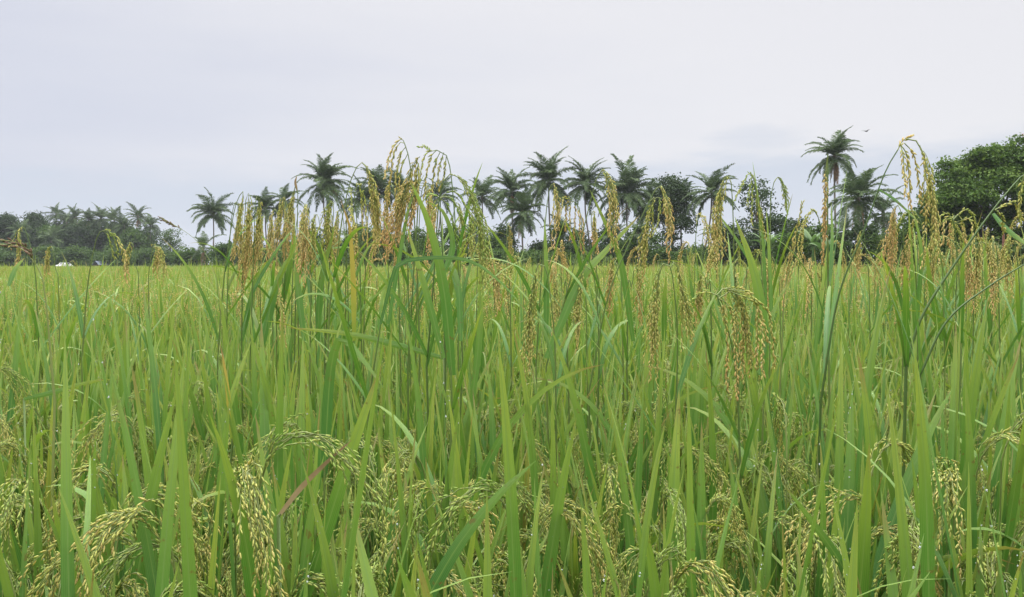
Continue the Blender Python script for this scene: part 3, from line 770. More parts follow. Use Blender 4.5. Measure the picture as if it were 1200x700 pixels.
STALKS = [
 dict(label='tall left stalk of the ripe trio beside the lone palm, slanting stem, slim panicle', Y=2.5, stem=[(255, 420), (262, 330), (274, 250), (281, 229)], heads=[([(281, 229), (285, 224), (284, 235), (277, 280), (270, 318)], 7, .25, .7)]),
 dict(label='tall middle stalk of the ripe trio beside the lone palm, drooping gold panicle', Y=2.45, stem=[(283, 420), (284, 320), (288, 235)], heads=[([(288, 235), (291, 226), (292, 240), (287, 290), (281, 345)], 10, .3, .8, dict(nb=15))], blades=[([(283, 400), (300, 330), (322, 304)], 9, .45)]),
 dict(label='tall stalk at right of the ripe trio, thick panicle turning orange at its tip', Y=2.4, stem=[(293, 420), (296, 330), (299, 238)], heads=[([(299, 238), (302, 228), (304, 240), (300, 285), (292, 334)], 10, .3, .85, dict(nb=16))]),
 dict(label='tall stalk with short gold panicle just right of the ripe trio, thin bent neck', Y=2.6, stem=[(330, 420), (334, 320), (336, 240)], heads=[([(336, 240), (333, 229), (329, 245), (324, 285), (319, 312)], 9, .3, .8)], blades=[([(306, 408), (325, 330), (350, 285)], 15, .5), ([(325, 380), (340, 310), (346, 250)], 9, .3)]),
 dict(label='tall stalk with dark pointed dry tip on top of its hanging gold panicle', Y=2.5, stem=[(345, 420), (347, 320), (349, 228), (347, 216)], heads=[([(347, 216), (345, 222), (341, 245), (337, 290)], 9, .3, .8)], blades=[([(348, 224), (346, 214), (348, 206)], 4, .5, M_DRY)]),
 dict(label='tall stalk with broad orange bellied panicle hanging straight beside dark stems', Y=2.35, stem=[(363, 430), (364, 330), (362, 250)], heads=[([(362, 250), (359, 238), (357, 250), (355, 290), (353, 330)], 14, .3, .85, dict(nb=18)), ([(364, 262), (366, 255), (367, 275), (366, 312)], 7, .2, .6)], blades=[([(356, 400), (348, 330), (346, 272)], 12, .4), ([(372, 400), (376, 330), (388, 282), (392, 262)], 11, .35)]),
 dict(label='tall stalk with loose greenish panicle left of the bent yellow leaf', Y=2.4, stem=[(380, 430), (386, 320), (391, 248)], heads=[([(391, 248), (390, 236), (386, 246), (384, 275), (389, 305)], 12, .15, .6, dict(hang=1.6))], blades=[([(384, 330), (370, 282), (352, 262)], 7, .5)]),
 dict(label='bent yellow leaf blade on a stalk between the hanging gold panicles', Y=2.2, stem=[(414, 440), (414, 360)], blades=[([(415, 400), (414, 330), (410, 268), (406, 254), (399, 234)], 8, .5, M_YEL), ([(414, 330), (428, 296), (441, 280)], 6, .9)]),
 dict(label='tall stalk with dark arched neck and long speckled gold panicle over the palms', Y=2.05, stem=[(386, 360), (395, 300), (402, 250), (410, 215), (418, 196)], heads=[([(418, 196), (425, 190), (431, 200), (440, 238), (443, 296)], 12, .3, .6, dict(nb=18, bl=.38))]),
 dict(label='thin stalk with two meagre panicles hanging beside the long speckled one', Y=2.3, stem=[(424, 420), (421, 300), (415, 226)], strands=[([(415, 226), (411, 222), (412, 240), (415, 268)], .2, .5), ([(415, 228), (421, 214), (424, 235), (426, 280)], .2, .7), ([(416, 230), (424, 224), (429, 250), (430, 290)], .2, .7)]),
 dict(label='highest stalk with thin loose panicle strands hanging left against the sky', Y=1.95, stem=[(492, 420), (488, 300), (482, 208), (478, 180), (474, 168)], strands=[([(474, 168), (470, 163), (460, 175), (454, 192), (451, 208)], .4, .6), ([(474, 168), (468, 168), (460, 186), (457, 215), (455, 236)], .3, .6), ([(476, 172), (470, 180), (465, 200), (464, 225)], .3, .5), ([(478, 180), (469, 200), (467, 225), (462, 240)], .2, .6)]),
 dict(label='stalk with dense drooping orange panicle below the highest arched stem', Y=1.9, stem=[(478, 430), (484, 330), (490, 240), (491, 196)], heads=[([(491, 196), (488, 186), (482, 200), (470, 240), (449, 302)], 14, .35, .9, dict(nb=22, bl=.36)), ([(491, 198), (490, 190), (487, 215), (482, 250), (474, 282)], 10, .35, .9, dict(nb=14))], blades=[([(455, 380), (468, 300), (480, 240), (497, 205)], 8, .5)]),
 dict(label='stalk with fan of fine drooping strands against the sky beside the highest one', Y=1.95, stem=[(542, 420), (538, 330), (531, 230), (526, 190), (520, 179), (512, 176)], strands=[([(492, 184), (488, 188), (487, 205)], .5, .5), ([(512, 176), (500, 180), (494, 195), (491, 212)], .3, .5), ([(512, 176), (505, 184), (500, 205), (497, 230)], .3, .6), ([(516, 178), (510, 192), (507, 215), (505, 240)], .3, .6), ([(520, 179), (516, 192), (512, 215)], .3, .6), ([(523, 184), (521, 200), (516, 222)], .3, .5), ([(505, 177), (498, 172), (492, 172)], .1, .2)]),
 dict(label='stalk with thick green arching panicle right of the orange ones', Y=1.75, stem=[(500, 430), (508, 330), (514, 240), (520, 212)], heads=[([(520, 212), (530, 203), (548, 220), (562, 262), (568, 312), (572, 345)], 14, .02, .15, dict(nb=20, bl=.34))], blades=[([(552, 480), (561, 400), (563, 330), (561, 290)], 12, .55)], r=.3),
 dict(label='stalk with pale spiky green head of open strands under the thick green arch', Y=1.8, stem=[(522, 430), (520, 330), (516, 250), (516, 232)], strands=[([(516, 232), (530, 224), (545, 240), (556, 268)], 0, .1), ([(516, 232), (528, 232), (540, 252), (552, 285)], 0, .15), ([(516, 233), (524, 240), (532, 262), (538, 292)], 0, .1), ([(516, 232), (505, 228), (496, 236)], 0, .1), ([(516, 233), (512, 244), (508, 262), (506, 285)], .5, .7)], blades=[([(514, 330), (530, 290), (520, 250), (500, 236)], 10, .5), ([(540, 400), (536, 330), (520, 300), (497, 292)], 9, .5)], r=.2),
 dict(label='broad bright green leaf blade rising between the orange and green panicles', Y=1.6, stem=[(530, 480), (528, 430)], blades=[([(530, 440), (520, 340), (502, 262), (478, 206)], 17, .45), ([(520, 420), (496, 330), (484, 290), (476, 262)], 11, .55)]),
 dict(label='dark green blade arched low across the field and dropping to the right', Y=1.5, stem=[(432, 470), (446, 380)], blades=[([(446, 380), (462, 318), (474, 306), (520, 302), (556, 308), (592, 336), (622, 372)], 6, .05)]),
 dict(label='stalk with small hanging gold panicle beside the two tall central palms', Y=2.3, stem=[(628, 430), (634, 330), (640, 250), (644, 222)], heads=[([(644, 222), (648, 214), (651, 226), (653, 250), (649, 285)], 7, .4, .8)], blades=[([(640, 400), (640, 320), (638, 254)], 9, .4)]),
 dict(label='stalk with loose orange brown panicle of hanging strands in the centre', Y=2.4, stem=[(688, 430), (686, 330), (680, 250), (672, 236)], strands=[([(672, 236), (664, 240), (663, 270)], .5, .8), ([(672, 236), (668, 244), (668, 280)], .5, .8), ([(674, 237), (674, 250), (672, 285)], .6, .9), ([(676, 240), (679, 258), (680, 292)], .6, .95), ([(678, 244), (683, 262), (684, 296)], .6, .95), ([(672, 235), (660, 232), (658, 250)], .4, .6)]),
 dict(label='stalk with short narrow orange panicle left of the crossed leaf blades', Y=2.5, stem=[(702, 430), (700, 330), (693, 262), (693, 252)], heads=[([(693, 252), (696, 246), (697, 262), (698, 300)], 8, .3, .9)]),
 dict(label='stalk with slanting straight neck and dense gold panicle above crossed blades', Y=2.0, stem=[(640, 430), (665, 340), (684, 268), (698, 212)], heads=[([(698, 212), (706, 198), (712, 208), (718, 235), (720, 290)], 11, .35, .75, dict(nb=17))], blades=[([(742, 400), (728, 310), (712, 268), (691, 222)], 10, .5), ([(640, 420), (680, 330), (712, 292), (750, 252)], 13, .5)]),
 dict(label='stalk with slanting pale neck and twin panicles, one yellow green and one orange', Y=1.9, stem=[(690, 460), (712, 350), (740, 280), (766, 226)], heads=[([(766, 226), (774, 217), (780, 228), (784, 255), (784, 300)], 9, .25, .95, dict(nb=16)), ([(762, 236), (768, 230), (762, 246), (756, 280), (749, 322)], 11, .2, .55, dict(nb=15))], strands=[([(766, 234), (773, 232), (772, 255), (766, 275)], .1, .3)]),
 dict(label='stalk with dense yellow panicle hanging straight in front of the leaning palm', Y=2.0, stem=[(866, 430), (861, 330), (859, 250), (857, 215)], heads=[([(857, 215), (852, 203), (847, 215), (840, 250), (838, 315)], 13, .3, .55, dict(nb=22, bl=.34))]),
 dict(label='stalk with open greenish arching strands before the airy tree', Y=2.2, stem=[(896, 420), (893, 320), (888, 240), (884, 212)], strands=[([(884, 212), (878, 203), (870, 216), (862, 234)], 0, .2), ([(884, 212), (882, 205), (878, 225), (876, 240)], 0, .2), ([(885, 214), (882, 225), (881, 262)], .1, .3), ([(887, 222), (887, 240), (892, 270)], .2, .4), ([(889, 230), (892, 250), (897, 280)], .2, .4)], blades=[([(898, 400), (896, 320), (892, 260), (882, 190)], 5, .4), ([(905, 400), (902, 310), (898, 245)], 6, .5)]),
 dict(label='stalk with one short green drooping panicle against sky right of the airy tree', Y=2.3, stem=[(902, 420), (903, 320), (903, 240), (907, 214)], heads=[([(907, 214), (912, 207), (917, 214), (921, 232), (923, 254)], 5, .0, .2, dict(nb=8, gb=12))]),
 dict(label='pale upright grass spike with feathered tip standing above the banana plants', Y=2.2, stem=[(916, 420), (919, 350), (926, 310)], strands=[([(922, 330), (930, 290), (938, 250), (940, 238)], .45, .4), ([(920, 340), (924, 310), (930, 280)], .5, .5), ([(919, 345), (928, 318), (936, 296)], .5, .5), ([(917, 372), (919, 345), (922, 318)], .7, .6)], r=.9, cat='grass stalk'),
 dict(label='broad bright green blade leaning left in front of the airy tree', Y=1.8, stem=[(895, 470), (895, 440)], blades=[([(896, 450), (893, 370), (882, 312), (861, 254)], 17, .5), ([(890, 440), (905, 370), (928, 325)], 8, .5)]),
 dict(label='upright stalk with narrow brown grained head pressed against its stem', Y=1.8, stem=[(972, 470), (971, 380), (970, 280), (970, 181)], heads=[([(970, 184), (968, 200), (966, 250), (965, 310)], 5, .5, .8, dict(nb=18, bl=.3, hang=2.0, sf=.02))], blades=[([(973, 330), (976, 280), (974, 236)], 9, .35)], r=.7, stem_r=.002),
 dict(label='great arching stalk with dark neck and long heavy gold panicle at right', Y=1.5, stem=[(962, 470), (982, 350), (1012, 272), (1036, 205), (1052, 176)], heads=[([(1062, 163), (1072, 163), (1084, 186), (1091, 225), (1091, 268), (1088, 315)], 13, .3, .6, dict(nb=22, bl=.36))], strands=[([(1052, 176), (1058, 165), (1068, 161)], .5, .5), ([(1055, 170), (1058, 180), (1060, 205), (1062, 228)], .4, .6), ([(1055, 170), (1062, 180), (1065, 205), (1067, 242)], .4, .6), ([(1060, 168), (1070, 180), (1076, 205), (1078, 236)], .4, .6)], blades=[([(1030, 222), (1046, 232), (1062, 246), (1078, 262)], 4, .2)], r=.1),
 dict(label='stalk with dull bronze panicle just left of the great arching one', Y=2.3, stem=[(1058, 430), (1060, 330), (1058, 260), (1055, 246)], heads=[([(1055, 246), (1051, 238), (1048, 250), (1044, 285), (1040, 325)], 12, .5, .85, dict(nb=20, bl=.34))], blades=[([(1075, 380), (1080, 300), (1074, 262), (1066, 240)], 8, .5), ([(1104, 400), (1090, 330), (1086, 290)], 9, .45)]),
 dict(label='stalk with wide spray of arching gold strands below the big dark tree', Y=2.0, stem=[(1126, 430), (1124, 330), (1119, 268), (1116, 256)], strands=[([(1116, 256), (1108, 250), (1100, 258), (1097, 272)], .3, .5), ([(1116, 256), (1110, 254), (1106, 268), (1104, 285)], .4, .7), ([(1116, 258), (1114, 268), (1112, 288)], .6, .9), ([(1117, 258), (1122, 252), (1128, 262), (1130, 282)], .3, .6), ([(1117, 258), (1130, 246), (1142, 254), (1146, 275)], .2, .5), ([(1118, 262), (1126, 264), (1132, 280), (1134, 296)], .5, .8), ([(1118, 262), (1136, 256), (1140, 272), (1141, 292)], .3, .6)]),
 dict(label='dark slanting stem crossing the picture below the big tree, spray at its joint', Y=1.5, stem=[(1062, 430), (1080, 372), (1120, 308), (1164, 246), (1196, 208), (1208, 200)], strands=[([(1166, 246), (1178, 240), (1190, 238), (1197, 258)], .2, .4), ([(1166, 246), (1174, 254), (1176, 272)], .2, .4), ([(1200, 205), (1196, 225), (1195, 262)], .2, .4)], blades=[([(1164, 250), (1180, 268), (1200, 284), (1215, 292)], 9, .4)], r=.0, stem_r=.0022),
 dict(label='stalk with straight hanging bronze panicle low at the right edge of the tree', Y=2.2, stem=[(1172, 430), (1170, 330), (1168, 290)], heads=[([(1168, 290), (1165, 282), (1163, 295), (1163, 335), (1162, 378)], 9, .4, .75, dict(nb=18, bl=.34))]),
 dict(label='thin bare dark stem slanting up to the right edge of the photo', Y=1.3, stem=[(1078, 440), (1110, 376), (1160, 335), (1212, 303)], blades=[([(1110, 376), (1104, 340), (1096, 318)], 4, .3)], r=.05, stem_r=.0015),
 dict(label='stalk with pale cream panicle hanging below the horizon left of centre', Y=1.75, stem=[(652, 520), (650, 400), (642, 325), (638, 312)], heads=[([(638, 312), (632, 306), (627, 325), (620, 380), (617, 450)], 12, .2, .6, dict(nb=20, bl=.36))]),
 dict(label='stalk with small pale panicle below the horizon under the crossed blades', Y=2.0, stem=[(700, 520), (702, 400), (697, 330), (692, 316)], heads=[([(692, 316), (686, 312), (681, 328), (677, 360), (675, 412)], 10, .2, .6)]),
 dict(label='stalk with paired cream panicles hanging below the horizon right of centre', Y=1.7, stem=[(790, 540), (794, 400), (788, 322), (785, 312)], heads=[([(785, 312), (779, 306), (772, 325), (766, 380), (763, 448)], 13, .2, .6, dict(nb=20, bl=.36)), ([(786, 314), (791, 306), (797, 325), (803, 365), (806, 412)], 10, .2, .55)], blades=[([(778, 400), (779, 350), (781, 318)], 8, .4)]),
 dict(label='stalk with wide arching panicle of pinkish orange strands below the horizon', Y=1.5, stem=[(868, 560), (862, 430), (845, 360), (840, 346)], heads=[([(840, 346), (852, 336), (866, 350), (874, 395), (876, 455)], 13, .25, .65)], strands=[([(842, 350), (868, 338), (890, 365), (900, 400)], .2, .5), ([(840, 346), (826, 342), (812, 350)], .1, .2), ([(842, 350), (848, 360), (852, 410), (852, 456)], .3, .7), ([(842, 350), (856, 362), (862, 410), (864, 466)], .3, .7), ([(852, 340), (884, 350), (893, 390), (894, 440)], .25, .6), ([(852, 340), (880, 344), (888, 372), (886, 430)], .25, .6), ([(856, 342), (896, 360), (906, 395), (907, 430)], .2, .5)]),
 dict(label='small arched stalk with gold panicle near the left edge before the far grove', Y=2.6, stem=[(46, 420), (42, 330), (36, 290), (29, 268)], heads=[([(29, 268), (25, 265), (22, 275), (20, 300), (18, 312)], 7, .25, .7)]),
 dict(label='brown dry seed spike arching out of the photo at the left edge', Y=1.4, stem=[(64, 470), (52, 340), (42, 310)], strands=[([(42, 310), (32, 292), (14, 283), (-14, 281)], .9, .95), ([(43, 312), (30, 295), (12, 287), (-12, 288)], .9, .95)], r=.9, husk=True, blades=[([(10, 335), (18, 315), (29, 302)], 7, .4)], cat='grass stalk'),
 dict(label='pale arched stalk with spread drooping panicle in front of the far grove roof', Y=2.1, stem=[(96, 420), (101, 350), (106, 312), (113, 280), (117, 272)], strands=[([(117, 272), (124, 270), (135, 276), (142, 290), (145, 306)], .15, .5), ([(124, 271), (134, 280), (138, 298)], .1, .3), ([(121, 271), (126, 276), (131, 290), (134, 302)], .1, .3), ([(137, 278), (143, 290), (147, 305), (148, 330)], .4, .8)], r=.7),
 dict(label='small stalk with pale tuft of panicles hanging before the grove end', Y=2.5, stem=[(176, 420), (174, 330), (178, 296)], heads=[([(178, 296), (181, 288), (185, 296), (186, 325)], 8, .3, .7), ([(180, 290), (188, 290), (192, 305), (194, 330)], 6, .2, .5)], r=.5),
 dict(label='thin grass stalk topped by one dark brown spike tilted left against sky', Y=2.2, stem=[(262, 420), (254, 330), (240, 296), (228, 280), (213, 269)], heads=[([(213, 269), (206, 265), (198, 261), (184, 253)], 4, .95, 1.0, dict(nb=16, gb=8, bl=.22, hang=.1, cut=.95, sf=.02))], r=.9, husk=True, stem_r=.0009, cat='grass stalk'),
 dict(label='pale stalk carrying a long slack panicle right of the great arch', Y=2.4, stem=[(1140, 430), (1142, 340), (1150, 300), (1156, 288)], heads=[([(1156, 288), (1150, 282), (1146, 292), (1144, 312), (1143, 345)], 9, .35, .7)]),
 dict(label='stalk with brown speckled head beside dark gap under the right trees', Y=2.3, stem=[(1076, 430), (1074, 340), (1071, 290)], heads=[([(1071, 290), (1067, 280), (1063, 290), (1060, 320), (1059, 345)], 9, .5, .8)]),
]
EXTRA = [  # apex x, y, lean of the neck, length of the head, width, ripeness, distance, label
 (277, 236, -9, 82, 8, .35, 2.7, 'slender gold head left behind the ripe trio, neck leaning left'),
 (297, 242, 6, 78, 9, .4, 2.75, 'gold head hanging in the gap between middle and right of the trio'),
 (309, 250, 8, 62, 7, .3, 2.9, 'small greenish head at the right shoulder of the ripe trio'),
 (322, 244, 8, 74, 8, .4, 2.75, 'gold head between the trio and the short bent necked stalk'),
 (340, 236, 7, 82, 8, .35, 2.7, 'gold head left of the dark tipped stalk and just behind it'),
 (352, 246, -8, 80, 9, .4, 2.7, 'gold head tucked between dark tipped and orange bellied stalks'),
 (371, 250, 7, 70, 8, .25, 2.8, 'yellow green head right behind the orange bellied panicle'),
 (398, 244, 8, 72, 8, .35, 2.6, 'ripe head hanging behind the bent yellow leaf'),
 (436, 230, -7, 74, 8, .4, 2.5, 'gold head behind the long speckled panicle, right side'),
 (458, 214, 8, 86, 9, .5, 2.4, 'orange head left of the dense drooping orange panicle'),
 (470, 222, 7, 82, 9, .5, 2.4, 'orange head close behind the dense drooping orange panicle'),
 (498, 214, -8, 80, 9, .4, 2.4, 'pinkish gold head hanging right of the dense orange panicle'),
 (512, 232, 6, 70, 8, .45, 2.6, 'pinkish brown head low under the fan of fine strands'),
 (536, 236, -8, 70, 8, .15, 2.5, 'pale green head between spiky green head and thick green arch'),
 (548, 246, -8, 66, 8, .1, 2.4, 'pale green head tucked inside the thick green arch'),
 (588, 306, 8, 62, 8, .4, 2.3, 'straw coloured head below the horizon right of the green arch'),
 (655, 320, 7, 78, 9, .3, 2.1, 'pale straw head below the horizon beside the cream one'),
 (720, 304, 7, 66, 8, .45, 2.4, 'peach coloured head below the horizon under the crossed blades'),
 (745, 312, -7, 70, 9, .4, 2.2, 'peach coloured head left of the paired cream panicles'),
 (824, 318, 7, 70, 9, .35, 2.1, 'straw head between paired cream panicles and the pinkish arch'),
 (905, 300, 7, 62, 8, .5, 2.5, 'bronze head below the horizon right of the leaning bright blade'),
 (1010, 268, 7, 60, 8, .35, 2.7, 'gold head in front of the shaggy bush right of the upright stalk'),
 (1096, 268, 8, 70, 9, .35, 2.3, 'gold head right beside the great arching panicle'),
 (1130, 290, -8, 70, 9, .45, 2.3, 'gold head under the wide arching spray'),
 (1186, 272, 7, 74, 9, .3, 2.2, 'yellow head near the right photo edge under the slanting stem'),
 (60, 288, 7, 42, 6, .3, 2.9, 'small gold head in front of the far grove, left of the white car'),
 (154, 284, 7, 44, 6, .35, 2.9, 'small gold head in front of the olive tree of the far grove'),
]
for i, (ax, ay, lean, ln, w_, rp, Y, lab) in enumerate(EXTRA):
    d = 1 if lean > 0 else -1
    STALKS.append(dict(label=lab, Y=Y, stem=[(ax + lean * .9 + d * 4, 430), (ax + lean * 0.9 + d * 2, 330), (ax + lean * .7, ay + 26), (ax + lean * .35, ay + 6)],
                       heads=[([(ax + lean * .35, ay + 6), (ax, ay), (ax - d * 3, ay + 8), (ax - d * 5, ay + ln * .55), (ax - d * 5.5, ay + ln)], w_, rp - .1, rp + .4)]))
for i, s in enumerate(STALKS):
    nm = 'grass_stalk' if s.get('cat') == 'grass stalk' else 'rice_stalk'
    tall_stalk(nm, seed=i, **s)

# single eye-catching foreground blades
def blade_plant(label, Y, pts, w, rr, mat=M_LEAF, seed=0):
    return tall_stalk('rice_leaf_shoot', label, Y, [pts[0], (pts[0][0] + (pts[1][0] - pts[0][0]) * .1, pts[0][1] + (pts[1][1] - pts[0][1]) * .1)], blades=[(pts, w, rr, mat)], seed=300 + seed, group='single leaf shoots in the foreground', cat='rice shoot')
blade_plant('blue green blade folded over and drooping to a point, left of centre', 1.5, [(380, 560), (386, 450), (394, 405), (404, 398), (424, 420), (450, 455)], 17, .02, seed=1)
blade_plant('pale yellow green blade lying level across the crop left of centre', 1.9, [(520, 420), (470, 406), (410, 392), (336, 384)], 10, .85, seed=2)
blade_plant('torn tan blade slanting up to the right at the left foreground', 0.95, [(326, 606), (352, 573), (382, 543), (412, 516)], 9, .5, M_DRY, seed=3)
blade_plant('long blue green blade slanting to the right low in the foreground', 0.85, [(470, 760), (530, 650), (580, 585), (628, 540)], 22, .05, seed=4)
blade_plant('orange brown dying blade standing upright left of the folded blue blade', 1.6, [(272, 520), (267, 460), (262, 424), (258, 404)], 7, .9, M_YEL, seed=5)
blade_plant('yellow blade lying level among green ones at the far left', 1.7, [(28, 468), (62, 460), (96, 450), (124, 444)], 7, .75, seed=6)
blade_plant('dark blade slanting right from the bottom beside the right clumps', 0.95, [(1010, 720), (985, 660), (950, 610), (920, 570)], 16, .12, seed=7)
blade_plant('tall pale blade rising past the others right of centre', 0.85, [(1090, 760), (1086, 600), (1080, 500), (1072, 410)], 22, .55, seed=8)

# ------------------------------------------------------------------ coconut palms
def frond_geo(k, elev, L, droop, curl=1.0, nleaf=62, ll=1.12):
    g = Geo()
    n = 14
    t = np.linspace(0, 1, n)
    a = elev - droop * t ** 1.5
    side_drift = k.normal(0, 0.15)
    ds = L / (n - 1)
    P = np.zeros((n, 3))
    for i in range(1, n):
        am = (a[i] + a[i - 1]) / 2
        P[i] = P[i - 1] + ds * np.array([math.cos(am), side_drift * t[i], math.sin(am)])
    tube(g, P, np.linspace(0.055, 0.012, n), 4, (0.5, 0.5, k.uniform(0.3, 0.9)), 0)
    T = nrm(np.gradient(P, axis=0))
    for sgn in (-1, 1):
        s = np.linspace(0.10, 0.995, nleaf) + k.normal(0, 0.004, nleaf)
        s = np.clip(s, 0, 1)
        x = s * (n - 1); i = np.minimum(x.astype(int), n - 2); fr = (x - i)[:, None]
        b = P[i] * (1 - fr) + P[i + 1] * fr
        tt = T[i]
        sd = nrm(np.cross(np.array([0, 0, 1.0]), tt)) * sgn
        up = np.cross(tt, sd * sgn)
        ln = ll * (0.35 + 0.65 * np.sin(np.clip(s * 1.08 + 0.12, 0, 1) * PI) ** 0.7) * k.uniform(0.85, 1.1, nleaf)
        d = nrm(sd * 0.85 + tt * (0.42 + 0.4 * s[:, None]) + up * k.normal(0.18, 0.12, (nleaf, 1)))
        p1 = b + d * (ln * 0.5)[:, None]
        d2 = nrm(d + np.array([0, 0, -1.0]) * (0.6 * curl * k.uniform(0.6, 1.3, nleaf))[:, None])
        p2 = p1 + d2 * (ln * 0.5)[:, None]
        w = 0.05
        wv = nrm(tt + up * k.normal(0, 0.5, (nleaf, 1))) * w
        V = np.stack([b - wv * .7, b + wv * .7, p1 - wv, p1 + wv, p2 - wv * .15, p2 + wv * .15], 1)
        f = np.array([[0, 1, 3, 2], [2, 3, 5, 4]])
        off = (np.arange(nleaf) * 6)[:, None, None]
        A = np.zeros((nleaf, 6, 3)); A[..., 2] = k.uniform(0, 0.8, nleaf)[:, None]
        g.add(V, (off + f[None]).reshape(-1, 4), A.reshape(-1, 3), 0)
    return g

kf = np.random.default_rng(55)
FR = {}
for nm, el, dr, cu in (('up', 1.32, 0.95, 0.6), ('high', 0.95, 1.25, 0.85), ('mid', 0.5, 1.25, 1.1), ('low', 0.08, 1.35, 1.5), ('hang', -0.55, 0.9, 1.3)):
    FR[nm] = [frond_geo(kf, el + kf.normal(0, 0.08), 4.6 * kf.uniform(0.92, 1.05), dr * kf.uniform(0.85, 1.15), cu).mesh('frond', [M_FROND], False) for _ in range(3)]
FRD = [frond_geo(kf, -1.0, 4.0, 0.5, 0.6, 30, 0.7).mesh('dead_frond', [M_FROND_DRY], False) for _ in range(2)]
FRO = [frond_geo(kf, -0.15, 3.4, 1.0, 1.0, 44, 0.9).mesh('dead_frond', [M_FROND_ORANGE], False) for _ in range(1)]

def palm(label, cx, cy, Y, bx, scale=1.0, nf=36, dead=0, orange=None, group='coconut palms beyond the field', seed=0, skew=1.0):
    """cx, cy: photo pixel of the crown's heart; bx: pixel where the trunk meets the ground."""
    k = np.random.default_rng(4000 + seed)
    top = at(cx, cy, Y); foot = np.array([at(bx, 312, Y)[0], Y, 0.0])
    root = thing('coconut_palm', foot, label, 'palm tree', group)
    h = top - foot
    line = smooth_line([np.zeros(3), h * [0.55, 0.55, 0.3] + k.normal(0, 0.35, 3) * [1, 1, 0], h * [0.9, 0.9, 0.7], h], 16)
    g = Geo()
    zz = np.linspace(0, 1, 16)
    tube(g, line, 0.14 * (1 - 0.35 * zz) + 0.12 * np.exp(-zz * 14), 8, (0.5, 0.5, 0.5))
    # rough crown shaft
    tube(g, np.array([h - [0, 0, .25], h + [0, 0, .15], h + [0, 0, .7]]), [0.14, 0.22, 0.06], 7)
    g.build('trunk', [M_PTRUNK], root)
    a0 = k.uniform(0, 6.28); scale *= 1.12; nf = int(nf * k.uniform(0.88, 1.12)); tx, ty = k.normal(0, .13, 2); gap = k.uniform(0, 6.28); sc_p = k.uniform(.88, 1.1)
    for i in range(nf):
        q = (i + 0.5) / nf
        cl = 'up' if q < .12 else 'high' if q < .30 else 'mid' if q < .52 else 'low' if q < .76 else 'hang'
        az_f = a0 + i * 2.39996 + k.normal(0, 0.22)
        if k.uniform() < 0.06 or (math.cos(az_f - gap) > .8 and k.uniform() < .5): continue
        me = FR[cl][int(k.integers(3))]
        o = bpy.data.objects.new('frond', me); C.objects.link(o); o.parent = root
        o.location = tuple(h + np.array([0, 0, 0.25 * (1 - q)]))
        o.rotation_euler = (k.normal(0, 0.16), k.normal(0, 0.11) + tx * math.cos(az_f) + ty * math.sin(az_f), az_f)
        s = scale * sc_p * k.uniform(0.80, 1.08); o.scale = (s, s, s)
    for i in range(dead):
        o = bpy.data.objects.new('dead_frond', FRD[i % 2]); C.objects.link(o); o.parent = root
        o.location = tuple(h - np.array([0, 0, 0.2])); o.rotation_euler = (0, 0.25, k.uniform(0, 6.28)); s = scale * k.uniform(.7, .9); o.scale = (s, s, s)
        o['label'] = 'dry brown frond hanging down'
    if orange is not None:
        for q in (-0.3, 0.0, .3):
            o = bpy.data.objects.new('dead_frond', FRO[0]); C.objects.link(o); o.parent = root
            o.location = tuple(h - np.array([0, 0, 0.3])); o.rotation_euler = (0, 0.1, orange + q); o.scale = (.75 * scale,) * 3
            o['label'] = 'dead orange frond'
    if dead == 0 and k.uniform() < .5:
        for i in range(int(k.integers(1, 4))):
            o = bpy.data.objects.new('dead_frond', FRD[i % 2]); C.objects.link(o); o.parent = root
            o.location = tuple(h - np.array([0, 0, 0.2])); o.rotation_euler = (0, k.uniform(-.1, .3), k.uniform(0, 6.28)); s = scale * k.uniform(.6, .85); o.scale = (s, s, s)
            o['label'] = 'dry brown frond hanging down'
    # nuts under the crown
    nut = Geo()
    for i in range(7):
        a = k.uniform(0, 6.28); c = h + np.array([math.cos(a) * .3, math.sin(a) * .3, -0.15 - k.uniform(0, .3)])
        spindles(nut, c[None], np.array([[0, 0, -1.0]]), np.array([.32]), np.array([.26]), np.array([.3]), np.array([.5]), k, 7, ((.2, .75), (.5, 1.), (.8, .8)))
    nut.build('coconut_bunch', [M_FROND], root)
    return root

